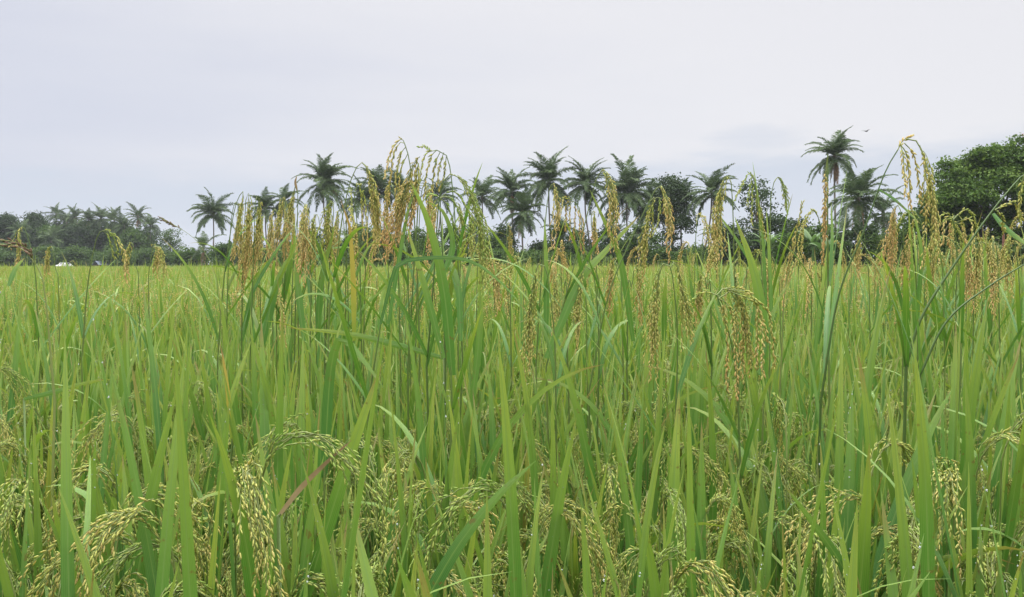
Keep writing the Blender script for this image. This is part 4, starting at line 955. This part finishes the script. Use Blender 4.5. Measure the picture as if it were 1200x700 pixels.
PALMS = [
 # label, cx, cy, Y, bx, scale, kwargs
 ('lone coconut palm standing apart between the far grove and the gold panicles', 250, 252, 160, 253, .92, dict(nf=36)),
 ('slim straight palm behind the left trio of ripe stalks', 311, 245, 150, 312, .75, {}),
 ('palm half hidden behind the dark tipped stalk', 334, 236, 150, 336, .75, {}),
 ('tall palm with dead orange fronds low on its right side', 379, 214, 128, 385, .92, dict(orange=-0.3)),
 ('palm with an orange dead frond behind the long speckled panicle', 424, 236, 136, 424, .85, dict(orange=0.1)),
 ('palm behind the dense orange panicle, crown just above it', 443, 222, 138, 445, .8, {}),
 ('palm behind the fine fan of strands', 470, 226, 142, 474, .8, {}),
 ('palm behind the spiky green head, crown half covered', 516, 230, 145, 512, .85, {}),
 ('palm with thin crown just left of the twin crowned pair', 565, 232, 140, 570, .82, dict(nf=28)),
 ('broad crowned palm standing above a shorter dark one', 600, 226, 125, 602, .95, dict(nf=38)),
 ('short dark palm with shaggy trunk below the broad crowned palm', 612, 251, 118, 611, .78, dict(dead=6)),
 ('left one of two tall matching palms in the centre', 643, 213, 122, 648, .95, dict(nf=36)),
 ('right one of two tall matching palms in the centre', 686, 217, 122, 687, .95, dict(nf=36)),
 ('palm with heavy drooping crown left of the round dark tree', 734, 228, 124, 737, 1.0, dict(nf=40)),
 ('smaller palm tucked between heavy crowned palm and round dark tree', 764, 240, 132, 765, .8, {}),
 ('dark palm close against the right side of the round dark tree', 798, 234, 128, 797, .8, dict(nf=32)),
 ('palm with trunk leaning left and wide grey crown', 834, 227, 120, 821, 1.0, dict(nf=36)),
 ('tallest palm with skirt of dead fronds right of the airy tree', 978, 184, 104, 983, .82, dict(nf=26, dead=7)),
 ('shorter palm with wide spread fronds beneath the tallest one', 1006, 234, 92, 1008, .88, dict(nf=28, dead=2)),
 ('small pale palm leaning beside the big right-hand tree', 1035, 252, 96, 1040, .7, dict(nf=18)),
 ('young palm behind the hanging gold panicle in the centre gap', 722, 278, 115, 722, .62, dict(nf=16)),
 ('low young palm at the foot of the tallest palm', 990, 272, 100, 988, .55, dict(nf=14)),
 ('low young palm with arching fronds below the lone palm', 238, 292, 150, 238, .8, dict(nf=16)),
 ('young palm in the thicket under the palm with orange fronds', 388, 280, 118, 388, .6, dict(nf=16)),
 ('young palm in the thicket behind the thick green arch', 556, 276, 116, 556, .6, dict(nf=16)),
 ('young palm in the thicket under the heavy crowned palm', 748, 276, 112, 748, .6, dict(nf=16)),
 ('young palm in the thicket behind the trio of ripe stalks', 330, 284, 138, 330, .7, dict(nf=16)),
 ('young palm in the thicket right of the leaning palm foot', 846, 282, 108, 846, .55, dict(nf=16)),
 ('palm beneath the two tall matching ones, mostly behind panicles', 658, 272, 130, 660, .62, dict(nf=16)),
]
for i, (lab, cx, cy, Y, bx, s, kw) in enumerate(PALMS):
    palm(lab, cx, cy, Y, bx, s, seed=i, **kw)
GROVE = [(22, 272, 'palm at the left end of the far grove beside the round tree'), (52, 270, 'low grey palm at the front left of the far grove'), (66, 252, 'highest palm at the left of the far grove'),
         (78, 262, 'palm right beside the highest one in the far grove'), (88, 256, 'bushy palm left of the middle of the far grove'), (104, 258, 'tall palm with visible pale trunk in the far grove'),
         (118, 257, 'palm right of the pale trunked one in the far grove'), (134, 259, 'palm above the small grey roof in the far grove'), (146, 266, 'short palm right of the grey roof in the far grove'),
         (162, 255, 'spiky topped palm near the right end of the far grove'), (176, 266, 'last palm before the pale tree ending the far grove'), (60, 284, 'small palm low in front of the far grove')]
for i, (cx, cy, lab) in enumerate(GROVE):
    palm(lab, cx, cy, 225 + (i * 37) % 40, cx + (i % 3) - 1, .80 + .06 * (i % 4), nf=24, seed=60 + i, group='palms of the far grove')

# ------------------------------------------------------------------ broadleaf trees and shrubs
def crown_geo(k, lobes, leaf, dens, clump=0.42, per=22):
    g = Geo()
    for (x, y, z, rx, ry, rz) in lobes:
        area = (rx * ry + ry * rz + rx * rz) / 3
        nc = max(6, int(dens * area))
        d = nrm(k.normal(0, 1, (nc, 3)))
        d[:, 2] = np.where(d[:, 2] < -0.55, -d[:, 2], d[:, 2])
        rad = k.uniform(0.55, 1.08, nc)[:, None]
        c = np.array([x, y, z]) + d * rad * np.array([rx, ry, rz])
        m = nc * per
        cc = np.repeat(c, per, 0); dd = np.repeat(d, per, 0)
        p = cc + k.normal(0, 1, (m, 3)) * np.array([clump, clump, clump * 0.6])
        nn = nrm(dd * 0.4 + k.normal(0, 0.6, (m, 3)) + np.array([0, 0, 0.55]))
        ax = nrm(np.cross(nn, k.normal(0, 1, (m, 3)))); bx = np.cross(nn, ax)
        s = (leaf * k.uniform(0.6, 1.3, m))[:, None]
        V = np.stack([p - ax * s * .5, p + bx * s * .28 + nn * s * .08, p + ax * s * .5 - nn * s * .1, p - bx * s * .28 + nn * s * .08], 1)
        A = np.zeros((m, 4, 3)); A[..., 2] = (np.repeat(k.uniform(0, .75, nc), per) + k.uniform(0, 0.25, m))[:, None]
        g.add(V, (np.arange(m) * 4)[:, None] + np.arange(4)[None], A.reshape(-1, 3), 0)
    return g

def tree(name, label, px, py_top, Y, wpx, mat, seed, cat='tree', group='trees beyond the field', base_py=312, airy=False, leaf=0.36, dens=15.0, nlobe=9, trunk_r=0.22, low=0.3):
    k = np.random.default_rng(7000 + seed)
    foot = np.array([at(px, 312, Y)[0], Y, 0.0])
    H = at(px, py_top, Y)[2]; W = wpx * Y / F
    root = thing(name, foot, label, cat, group)
    lobes = []
    for i in range(nlobe):
        q = (i + 0.5) / nlobe
        zf = low + (0.86 - low) * q
        env = math.sin(PI * min(1, 0.22 + 0.72 * q)) ** 0.6
        a = i * 2.4 + k.uniform(0, 1)
        rr = W * 0.5 * env * (0.25 if i == nlobe - 1 else k.uniform(0.35, 0.75))
        lr = W * (0.20 if airy else 0.25) * k.uniform(0.8, 1.25)
        zf += k.normal(0, .10) if nlobe <= 7 else 0
        lobes.append((rr * math.cos(a), rr * math.sin(a) * 0.9, H * zf, lr, lr, min(lr * (0.45 if airy else 0.75), H * 0.16) * k.uniform(0.8, 1.2)))
    g = Geo()
    if trunk_r > 0:
        tp = smooth_line([(0, 0, 0), (k.normal(0, .15), 0, H * low * 0.8), (k.normal(0, .3), k.normal(0, .2), H * 0.8)], 10)
        tube(g, tp, np.linspace(trunk_r * 1.2, trunk_r * 0.25, 10), 7)
        for (x, y, z, *_r) in lobes:
            b = tp[int(np.clip(np.interp(z * 0.72, tp[:, 2], np.arange(10)), 0, 9))]
            tube(g, smooth_line([b, (b + np.array([x, y, z])) / 2 + np.array([0, 0, -0.05 * H]) * 0.3, (x, y, z)], 6), np.linspace(trunk_r * .42, trunk_r * .1, 6), 5)
        g.build('trunk', [M_BARK], root)
    crown_geo(k, lobes, leaf, dens, clump=0.42 * (leaf / 0.34)).build('crown', [mat], root, smooth=False)
    return root

TREES = [
 ('round_tree', 'round dark tree rising between the drooping palms in the centre', 787, 196, 126, 50, M_LEAFD, dict(nlobe=10, low=.45)),
 ('leafy_tree', 'low leafy growth hanging at the foot of the round dark tree', 785, 262, 122, 42, M_LEAFD, dict(nlobe=7, low=.2, trunk_r=.1)),
 ('airy_tree', 'airy tree with sky showing through its layered branches', 886, 196, 112, 62, M_LEAFD, dict(nlobe=11, airy=True, low=.42, dens=8)),
 ('round_tree', 'round tree at the left edge of the far grove', 8, 248, 235, 44, M_LEAFD, dict(leaf=.6, dens=9)),
 ('round_tree', 'domed tree at the left of the far grove behind grey palms', 40, 247, 245, 40, M_LEAFD, dict(leaf=.6, dens=9)),
 ('round_tree', 'broad dark tree behind the middle of the far grove', 100, 258, 262, 64, M_LEAFD, dict(leaf=.6, dens=9, low=.15)),
 ('round_tree', 'dark tree behind the left middle of the far grove', 70, 262, 258, 50, M_LEAFD, dict(leaf=.6, dens=9, low=.15)),
 ('round_tree', 'olive tree in front right of the far grove', 158, 268, 232, 50, M_LEAFM, dict(leaf=.6, dens=9, low=.12)),
 ('round_tree', 'dark tree behind the right part of the far grove', 132, 262, 260, 54, M_LEAFD, dict(leaf=.6, dens=9, low=.15)),
 ('pale_tree', 'pale rounded tree ending the far grove at its right', 200, 267, 215, 30, M_LEAFM, dict(leaf=.45, dens=6, low=.15)),
]
for i, (nm, lab, px, py, Y, w, mt, kw) in enumerate(TREES):
    tree(nm, lab, px, py, Y, w, mt, i, **kw)

for i, (px, py, w, lab) in enumerate([(24, 262, 40, 'dark tree between the two rounded ones at the left of the far grove'), (56, 262, 40, 'tree filling the far grove under its highest palm'), (86, 262, 46, 'tree filling the far grove left of its middle'),
                         (114, 264, 46, 'tree filling the far grove above the grey roof'), (146, 264, 44, 'tree filling the far grove right of the grey roof'), (172, 272, 40, 'tree filling the right shoulder of the far grove')]):
    tree('round_tree', lab, px, py, 236 + 4 * i, w, M_LEAFM if i % 3 == 1 else M_LEAFD, 40 + i, leaf=.6, dens=10, low=.1, nlobe=9)

# the big tree at the right
def big_tree():
    k = np.random.default_rng(99)
    Y = 74.0
    foot = np.array([at(1172, 312, Y)[0], Y, 0.0])
    root = thing('big_tree', foot, 'big dense green tree filling the right edge with spreading rounded boughs', 'tree', 'trees beyond the field')
    m = Y / F
    lob = []
    for (px, py, r, dy) in [(1118, 212, 22, 0), (1102, 236, 20, -1), (1142, 200, 24, .6), (1160, 188, 20, -.4), (1168, 186, 22, .4), (1192, 190, 24, -.6), (1216, 190, 28, 0), (1140, 232, 26, -1.4), (1172, 218, 28, -1.6),
                            (1204, 222, 28, -1.4), (1122, 256, 24, 0), (1156, 258, 26, 1.0), (1196, 250, 24, .6), (1228, 240, 28, 0), (1250, 205, 28, 0), (1118, 280, 20, 0), (1180, 205, 26, 2.4), (1220, 210, 30, 2.8), (1140, 280, 22, 2.0), (1112, 292, 18, -.5), (1160, 290, 20, 0), (1188, 284, 20, .5), (1098, 262, 18, .5), (1216, 280, 22, 0)]:
        c = at(px, py, Y + dy) - foot
        rr = r * m * k.uniform(.9, 1.1)
        lob.append((c[0], c[1], c[2], rr, rr, rr * 0.62))
        for q in range(3):
            d = nrm(k.normal(0, 1, 3) + np.array([0, 0, .5])) * rr * k.uniform(.9, 1.25); r2 = rr * k.uniform(.25, .48)
            lob.append((c[0] + d[0], c[1] + d[1], c[2] + d[2] * .8, r2, r2, r2 * .6))
    g = Geo()
    tp = smooth_line([(0, 0, 0), (.1, .1, 1.6), (-.2, 0, 3.2), (.2, .1, 5.5)], 10)
    tube(g, tp, np.linspace(.42, .12, 10), 9)
    for (x, y, z, *_r) in lob[::4]:
        b = tp[min(9, 3 + int(k.integers(5)))]
        tube(g, smooth_line([b, (b + np.array([x, y, z])) / 2 + np.array([0, 0, .25]), (x, y, z)], 7), np.linspace(.11, .02, 7), 6)
    g.build('trunk', [M_BARK], root)
    crown_geo(k, lob, .29, 40.0, clump=.32, per=26).build('crown', [M_LEAFB], root, smooth=False)
    red = at(1199, 160, Y) - foot
    crown_geo(k, [(red[0], red[1], red[2], .10, .10, .2)], .14, 90, clump=.06, per=6).build('young_leaves', [M_RED], root, smooth=False)['label'] = 'reddish young leaves at the top'
big_tree()

SHRUBS = [
 (-8, 290, 214, 44, M_LEAFM, 'low bush cut by the left edge under the far grove'),  # px, top py, Y, width px, material, label
 (905, 252, 104, 46, M_LEAFD, 'dark rounded bush at the foot of the airy tree'), (862, 262, 108, 40, M_LEAFD, 'dark bush left of the airy tree foot'),
 (1080, 244, 78, 50, M_LEAFM, 'green bush beside the left flank of the big tree'), (1058, 268, 84, 40, M_LEAFD, 'dark bush between small pale palm and big tree'),
 (1012, 262, 88, 40, M_LEAFD, 'dark shaggy bush under the shorter spreading palm'), (960, 262, 86, 44, M_LEAFD, 'dark bush behind the banana plants'),
 (925, 272, 90, 34, M_LEAFM, 'green bush left of the banana plants'), (545, 274, 120, 40, M_LEAFD, 'dark bush under the palm beside the thick green arch'),
 (580, 278, 118, 32, M_LEAFD, 'dark bush left of the shaggy trunked palm'), (636, 284, 118, 36, M_LEAFD, 'low bush right of the shaggy trunked palm'),
 (440, 268, 112, 44, M_LEAFD, 'very dark bush behind the long speckled panicle'), (470, 276, 114, 36, M_LEAFD, 'dark bush behind the dense orange panicle'),
 (500, 282, 116, 34, M_LEAFM, 'green bush behind the broad bright blade'), (395, 282, 120, 40, M_LEAFD, 'dark low bush behind the bent yellow leaf'),
 (345, 286, 130, 44, M_LEAFD, 'low bush behind the orange bellied panicle'), (300, 288, 140, 40, M_LEAFD, 'low bush behind the ripe trio'),
 (268, 286, 146, 36, M_LEAFM, 'bush at the foot of the lone palm, right side'), (222, 293, 170, 34, M_LEAFM, 'low bush filling the gap beside the far grove'),
 (670, 284, 116, 40, M_LEAFD, 'low bush between the two tall matching palms'), (706, 288, 114, 40, M_LEAFD, 'low bush below the crossed leaf blades'),
 (742, 282, 114, 40, M_LEAFD, 'low bush under the heavy crowned palm'), (820, 290, 112, 40, M_LEAFM, 'low bush at the foot of the leaning palm'),
 (985, 282, 90, 40, M_LEAFM, 'low bush at the foot of the tallest palm'), (1100, 280, 72, 40, M_LEAFD, 'dark low bush beneath the big tree, left'),
 (1150, 288, 68, 56, M_LEAFD, 'dark low bush beneath the big tree, middle'), (1200, 286, 68, 56, M_LEAFD, 'dark low bush beneath the big tree, at the photo edge'),
 (18, 284, 218, 44, M_LEAFM, 'low bush under the left end of the far grove'), (58, 290, 212, 40, M_LEAFM, 'low green bush beside the white car'),
 (92, 290, 212, 38, M_LEAFM, 'low bush left of the grey roof'), (142, 292, 208, 36, M_LEAFM, 'low bush right of the grey roof'), (180, 292, 205, 40, M_LEAFM, 'low bush under the right end of the far grove'),
 (420, 262, 124, 30, M_LEAFM, 'tall irregular bush behind the thin meagre panicles'), (488, 264, 122, 28, M_LEAFD, 'tall dark bush behind the broad bright blade'),
 (528, 262, 126, 30, M_LEAFM, 'tall bush behind the spiky green head'), (588, 264, 124, 26, M_LEAFM, 'tall bush between the two left palms of the central row'),
 (676, 266, 122, 28, M_LEAFM, 'tall bush between the trunks of the two matching palms'), (712, 262, 120, 28, M_LEAFD, 'tall dark bush right of the matching palms'),
 (752, 262, 118, 30, M_LEAFM, 'tall bush left of the round dark tree foot'), (366, 270, 130, 28, M_LEAFD, 'tall dark bush left of the palm with orange fronds'),
 (935, 256, 92, 30, M_LEAFD, 'tall dark bush behind the pale grass spike'), (1035, 268, 86, 30, M_LEAFM, 'bush at the foot of the small pale palm'),
 (655, 258, 120, 26, M_LEAFY, 'thin greyish shrub between the two tall matching palms'),
]
FILL = ['behind the ripe trio', 'behind the dark tipped stalk', 'under the palm with orange fronds', 'behind the thin meagre stalk', 'behind the dense orange panicle', 'behind the broad bright blade', 'under the thick green arch',
        'below the broad crowned palm', 'right of the shaggy trunked palm', 'below the left matching palm', 'below the right matching palm', 'left of the heavy crowned palm foot', 'under the round dark tree', 'left of the leaning palm foot', 'right of the leaning palm foot', 'under the airy tree']
for i, f_ in enumerate(FILL):
    SHRUBS.append((306 + i * 39, 293 + (i * 7) % 6, 108 + (i * 5) % 8, 44, M_LEAFM, 'lowest scrub along the field edge ' + f_))
for i, (px, py, Y, w, mt, lab) in enumerate(SHRUBS):
    tree('bush', lab, px, py, Y, w * 1.35, (M_LEAFM if i % 3 == 0 else M_LEAFY if i % 7 == 4 else mt), 100 + i, cat='bush', group='bushes along the far edge of the field', leaf=.36 if Y < 150 else .55, dens=20 if Y < 150 else 10, nlobe=8, trunk_r=.06, low=.08)

def banana(label, px, py, Y, seed):
    k = np.random.default_rng(8000 + seed)
    foot = np.array([at(px, 312, Y)[0], Y, 0.0])
    H = at(px, py, Y)[2]
    root = thing('banana_plant', foot, label, 'banana plant', 'banana plants at the edge of the field')
    g = Geo(); tube(g, smooth_line([(0, 0, 0), (.05, 0, H * .3), (.02, 0, H * .62)], 6), np.linspace(.14, .07, 6), 8); g.build('stem', [M_BANANA], root)
    for i in range(9):
        g = Geo()
        az = np.array([i * 2.4 + k.uniform(0, .5)])
        leaves(g, np.array([[.02, 0, H * .6]]), az, np.array([k.uniform(.15, .6)]), np.array([k.uniform(.8, 1.7)]), np.array([H * k.uniform(.42, .6)]), np.array([.5]), np.array([k.normal(0, .3)]), np.array([k.normal(0, .4)]), np.array([.25]), np.array([k.uniform(0, .9)]), 9)
        g.build('leaf', [M_BANANA], root)
banana('banana plant with upright torn leaves right of the pale grass spike', 952, 262, 76, 1)
banana('banana plant with pale drooping leaves left of the pale grass spike', 898, 268, 80, 2)
banana('low banana plant in front of the bush by the tallest palm', 968, 276, 74, 3)

# ------------------------------------------------------------------ buildings, car, bird
M_ROOF = mat_simple('zinc_roof', [(0.3, (0.10, 0.125, 0.16)), (0.7, (0.18, 0.21, 0.26))], 1.5, 0.9, spec=0.1)
M_DARKROOF = mat_simple('rusty_roof', [(0.3, (0.06, 0.04, 0.03)), (0.7, (0.13, 0.075, 0.05))], 2.0, 0.85)
M_WALL = mat_simple('weathered_boards', [(0.3, (0.07, 0.055, 0.045)), (0.7, (0.14, 0.115, 0.09))], 3.0, 0.85)
M_RUST = mat_simple('rusty_red_wood', [(0.3, (0.10, 0.045, 0.028)), (0.7, (0.17, 0.075, 0.045))], 4.0, 0.8)
M_WHITE = mat_simple('white_paint', [(0.3, (0.72, 0.73, 0.74)), (0.7, (0.8, 0.8, 0.8))], 1.0, 0.3, spec=0.5)
M_GLASS = mat_simple('dark_glass', [(0.3, (0.02, 0.024, 0.028)), (0.7, (0.03, 0.034, 0.04))], 1.0, 0.08, spec=0.6)
M_RUBBER = mat_simple('black_rubber', [(0.3, (0.015, 0.015, 0.015)), (0.7, (0.03, 0.03, 0.03))], 3.0, 0.8)
M_BIRD = mat_simple('dark_feathers', [(0.3, (0.03, 0.028, 0.03)), (0.7, (0.06, 0.055, 0.055))], 20.0, 0.7)

def hut(name, label, px, Y, w, d, eave, ridge, mroof, mwall, skew=0.0, posts=True):
    foot = np.array([at(px, 312, Y)[0], Y, 0])
    root = thing(name, foot, label, 'hut', rz=skew)
    g = Geo(); box(g, (-w / 2, -d / 2, 0), (w / 2, d / 2, eave - .05)); g.build('wall', [mwall], root, smooth=False)
    g = Geo(); o = .5
    for s in (-1, 1):
        V = [(-w / 2 - o, s * (d / 2 + o), eave - .2), (w / 2 + o, s * (d / 2 + o), eave - .2), (w / 2 + o, 0, ridge), (-w / 2 - o, 0, ridge)]
        T_ = [(x, y, z + .06) for x, y, z in V]
        g.add(V + T_, [(0, 1, 2, 3), (4, 5, 6, 7), (0, 1, 5, 4), (1, 2, 6, 5), (2, 3, 7, 6), (3, 0, 4, 7)], (0, 0, .5))
    g.build('roof', [mroof], root, smooth=False)
    g = Geo(); box(g, (-.45, -d / 2 - .04, 0), (.45, -d / 2 - .003, 1.9)); g.build('door', [M_RUST], root, smooth=False)
    if posts:
        for sx in (-1, 1):
            g = Geo(); tube(g, [(sx * (w / 2 + .3), -d / 2 - .35, 0), (sx * (w / 2 + .3), -d / 2 - .35, eave - .1)], .09, 6); g.build('post', [M_RUST], root)
    return root
hut('grey_roofed_hut', 'small hut with grey zinc roof half hidden under the far grove', 118, 205, 1.6, 2.2, 1.7, 2.4, M_ROOF, M_WALL, skew=.9)
g = Geo(); tube(g, [(0, 0, 0), (.01, 0, 1.8), (.02, 0, 3.35), (.02, 0, 3.45)], [.09, .085, .08, .04], 7)
po = g.build('wooden_post', [M_RUST]); po.location = tuple(np.array([at(1175, 312, 60)[0], 60, 0]))
tag(po, 'reddish brown wooden post standing under the big right tree', 'post')

def car(px, Y):
    foot = np.array([at(px, 312, Y)[0], Y, 0])
    root = thing('parked_car', foot, 'small white car parked at the edge of the rice before the far grove', 'car', rz=1.45)
    prof = [(-2.0, .35), (-2.05, .75), (-1.95, .95), (-1.0, 1.05), (-.45, 1.48), (.9, 1.5), (1.75, 1.05), (2.0, .95), (2.05, .5), (2.0, .35)]
    g = Geo(); n = len(prof)
    V = [(x, -.78 + (.12 if z > 1.1 else 0), z) for x, z in prof] + [(x, .78 - (.12 if z > 1.1 else 0), z) for x, z in prof]
    g.add(V, [(i, (i + 1) % n, n + (i + 1) % n, n + i) for i in range(n)], (0, 0, .5))
    for o in (0, n):
        c = len(V)
        g.add([V[o + i] for i in range(n)] + [(0, V[o][1], .8)], [(i, (i + 1) % n, n) for i in range(n)], (0, 0, .5))
    g.build('body', [M_WHITE], root, smooth=False)
    for s in (-1, 1):
        g = Geo(); y = s * .735
        g.add([(-.85, y, 1.08), (-.4, s * .69, 1.42), (.85, s * .69, 1.44), (1.5, y, 1.08)], [(0, 1, 2, 3)], (0, 0, .5)); g.build('window', [M_GLASS], root, smooth=False)
        for x in (-1.3, 1.3):
            g = Geo(); th = np.linspace(0, 2 * PI, 16)
            tube(g, [(x, s * .62, .32), (x, s * .80, .32)], .32, 16)
            g.add([(x + .3 * math.cos(t), s * .80, .32 + .3 * math.sin(t)) for t in th[:-1]], [tuple(range(15))], (0, 0, .5)); g.build('wheel', [M_RUBBER], root)
    for x, x2 in ((-.97, -.5), (1.72, .98)):
        g = Geo(); dx = -.02 if x < 0 else .02
        g.add([(x + dx, -.6, 1.1), (x + dx, .6, 1.1), (x2 + dx, .56, 1.45), (x2 + dx, -.56, 1.45)], [(0, 1, 2, 3)], (0, 0, .5)); g.build('windscreen', [M_GLASS], root, smooth=False)
    root.location.z = 0.5
gb = Geo()
gb.add([(-140, 196.5, 0), (-60, 196.5, 0), (-60, 198, .5), (-140, 198, .5), (-60, 204, .5), (-140, 204, .5), (-60, 206, 0), (-140, 206, 0)], [(0, 1, 2, 3), (3, 2, 4, 5), (5, 4, 6, 7)], (0, 0, .5))
tag(gb.build('farm_track', [M_GROUND], smooth=False), 'low earth track along the far edge of the rice', 'track', kind='structure')
car(75, 200)

def bird(px, py, Y):
    c = at(px, py, Y)
    root = thing('flying_bird', c, 'dark bird flying high to the right of the tallest palm', 'bird', rz=.5)
    bm = Geo()
    xs = np.array([-.17, -.12, -.05, .03, .09, .115, .135, .15, .175]); rs = np.array([.012, .018, .036, .04, .03, .024, .025, .018, .002])
    P = np.stack([xs, 0 * xs, np.array([0, 0, 0, 0, .005, .01, .013, .012, .006])], 1)
    tube(bm, P, rs, 8)
    bm.add([(-.14, -.015, 0), (-.14, .015, 0), (-.27, .045, .0), (-.27, -.045, .0)], [(0, 1, 2, 3)], (0, 0, .5))
    for s in (-1, 1):
        L = [(.07, .02, .02), (.08, .14, .07), (.03, .27, .09), (-.05, .36, .06)]
        Tt = [(-.05, .02, .015), (-.05, .14, .06), (-.05, .26, .08), (-.07, .36, .058)]
        V = [(x, s * y, z) for x, y, z in L] + [(x, s * y, z) for x, y, z in Tt]
        V += [(x, y, z - .008) for x, y, z in V]
        f = []
        for i in range(3):
            f += [(i, i + 1, 5 + i, 4 + i), (8 + i, 9 + i, 13 + i, 12 + i), (i, i + 1, 9 + i, 8 + i), (4 + i, 5 + i, 13 + i, 12 + i)]
        bm.add(V, f, (0, 0, .5))
    bm.build('body', [M_BIRD], root)
bird(1015, 154, 62)

# ------------------------------------------------------------------ haze
HAZE = 0.0002
if HAZE > 0:
    g = Geo(); box(g, (-950, -100, -1.0), (950, 1050, 40.0))
    m, nt = new_mat('pale_air'); h = NT(nt)
    v = h.n('ShaderNodeVolumePrincipled'); v.inputs['Color'].default_value = (0.86, 0.90, 0.97, 1); v.inputs['Density'].default_value = HAZE
    v.inputs['Anisotropy'].default_value = 0.2
    o = h.n('ShaderNodeOutputMaterial'); nt.links.new(v.outputs[0], o.inputs['Volume'])
    tag(g.build('haze', [m], smooth=False), 'thin pale humid air over the field', 'haze', kind='stuff')

# ------------------------------------------------------------------ light and sky
SUN_EL, SUN_AZ = math.radians(58), math.radians(-35)   # azimuth from +Y towards +X
sun = bpy.data.lights.new('sun', 'SUN'); sun.energy = 1.5; sun.angle = math.radians(25); sun.color = (1.0, 0.96, 0.9)
so = bpy.data.objects.new('sun', sun); C.objects.link(so)
dirv = Vector((math.sin(SUN_AZ) * math.cos(SUN_EL), math.cos(SUN_AZ) * math.cos(SUN_EL), math.sin(SUN_EL)))
so.rotation_euler = (-dirv).to_track_quat('-Z', 'Y').to_euler()
so.location = (0, 0, 60)

w = bpy.data.worlds.new('World'); SC.world = w; w.use_nodes = True
nt = w.node_tree
for n in list(nt.nodes): nt.nodes.remove(n)
h = NT(nt)
sky = h.n('ShaderNodeTexSky', sky_type='NISHITA', sun_disc=False, sun_elevation=SUN_EL, sun_rotation=SUN_AZ)
bg1 = h.n('ShaderNodeBackground'); nt.links.new(sky.outputs[0], bg1.inputs[0]); bg1.inputs[1].default_value = 0.10
tc = h.n('ShaderNodeTexCoord').outputs['Generated']
sx = h.n('ShaderNodeSeparateXYZ'); nt.links.new(tc, sx.inputs[0])
X_, Z_ = sx.outputs[0], sx.outputs[2]
mp = h.n('ShaderNodeMapping'); nt.links.new(tc, mp.inputs[0]); mp.inputs['Scale'].default_value = (1.0, 1.0, 5.5)
n1 = h.noise(mp.outputs[0], 1.8, 3.0, 0.5)
n2 = h.noise(mp.outputs[0], 9.0, 4.0, 0.55)
# cloud deck: white towards upper right, lavender grey to the left
f = h.math('ADD', h.math('MULTIPLY', X_, 0.75), h.math('MULTIPLY', Z_, 1.1))
n3 = h.noise(mp.outputs[0], 4.2, 5.0, 0.6)
f = h.math('ADD', f, h.math('MULTIPLY', h.math('SUBTRACT', n1, 0.5), 0.55))
f = h.math('ADD', f, h.math('MULTIPLY', h.math('SUBTRACT', n3, 0.5), 0.22))
deck = h.mix(h.smooth(f, -0.45, 0.45), (0.635, 0.66, 0.77), (0.87, 0.86, 0.885))
# bluer clear strip low down on the right, with a soft ragged edge
edge = h.math('ADD', h.math('MULTIPLY', h.math('SUBTRACT', n2, 0.5), 0.05), h.math('MULTIPLY', X_, 0.035))
strip = h.math('SUBTRACT', 1.0, h.smooth(h.math('SUBTRACT', Z_, edge), 0.085, 0.125))
deck = h.mix(h.math('MULTIPLY', strip, 0.8), deck, (0.60, 0.66, 0.775))
# one small grey cloud low on the right
dx = h.math('DIVIDE', h.math('SUBTRACT', X_, 0.262), 0.055); dz = h.math('DIVIDE', h.math('SUBTRACT', Z_, 0.137), 0.014)
rad = h.math('ADD', h.math('MULTIPLY', dx, dx), h.math('MULTIPLY', dz, dz))
rad = h.math('ADD', rad, h.math('MULTIPLY', h.math('SUBTRACT', n2, 0.5), 3.0))
cl = h.math('SUBTRACT', 1.0, h.smooth(rad, 0.0, 1.5))
deck = h.mix(h.math('MULTIPLY', cl, 0.55), deck, (0.66, 0.70, 0.79))
# overcast sky is brighter overhead
zen = h.math('ADD', 1.0, h.math('MULTIPLY', h.smooth(Z_, 0.28, 0.95), 5.5))
bg2 = h.n('ShaderNodeBackground'); nt.links.new(deck, bg2.inputs[0]); nt.links.new(zen, bg2.inputs[1])
mx = h.n('ShaderNodeMixShader'); mx.inputs[0].default_value = 0.9
nt.links.new(bg1.outputs[0], mx.inputs[1]); nt.links.new(bg2.outputs[0], mx.inputs[2])
wo = h.n('ShaderNodeOutputWorld'); nt.links.new(mx.outputs[0], wo.inputs[0])

SC.view_settings.view_transform = 'Standard'
SC.view_settings.look = 'None'
SC.view_settings.exposure = 0.0
SC.view_settings.gamma = 1.0
SC.cycles.max_bounces = 6
SC.cycles.transmission_bounces = 4
SC.cycles.diffuse_bounces = 2
SC.cycles.volume_bounces = 0
SC.cycles.use_denoising = True
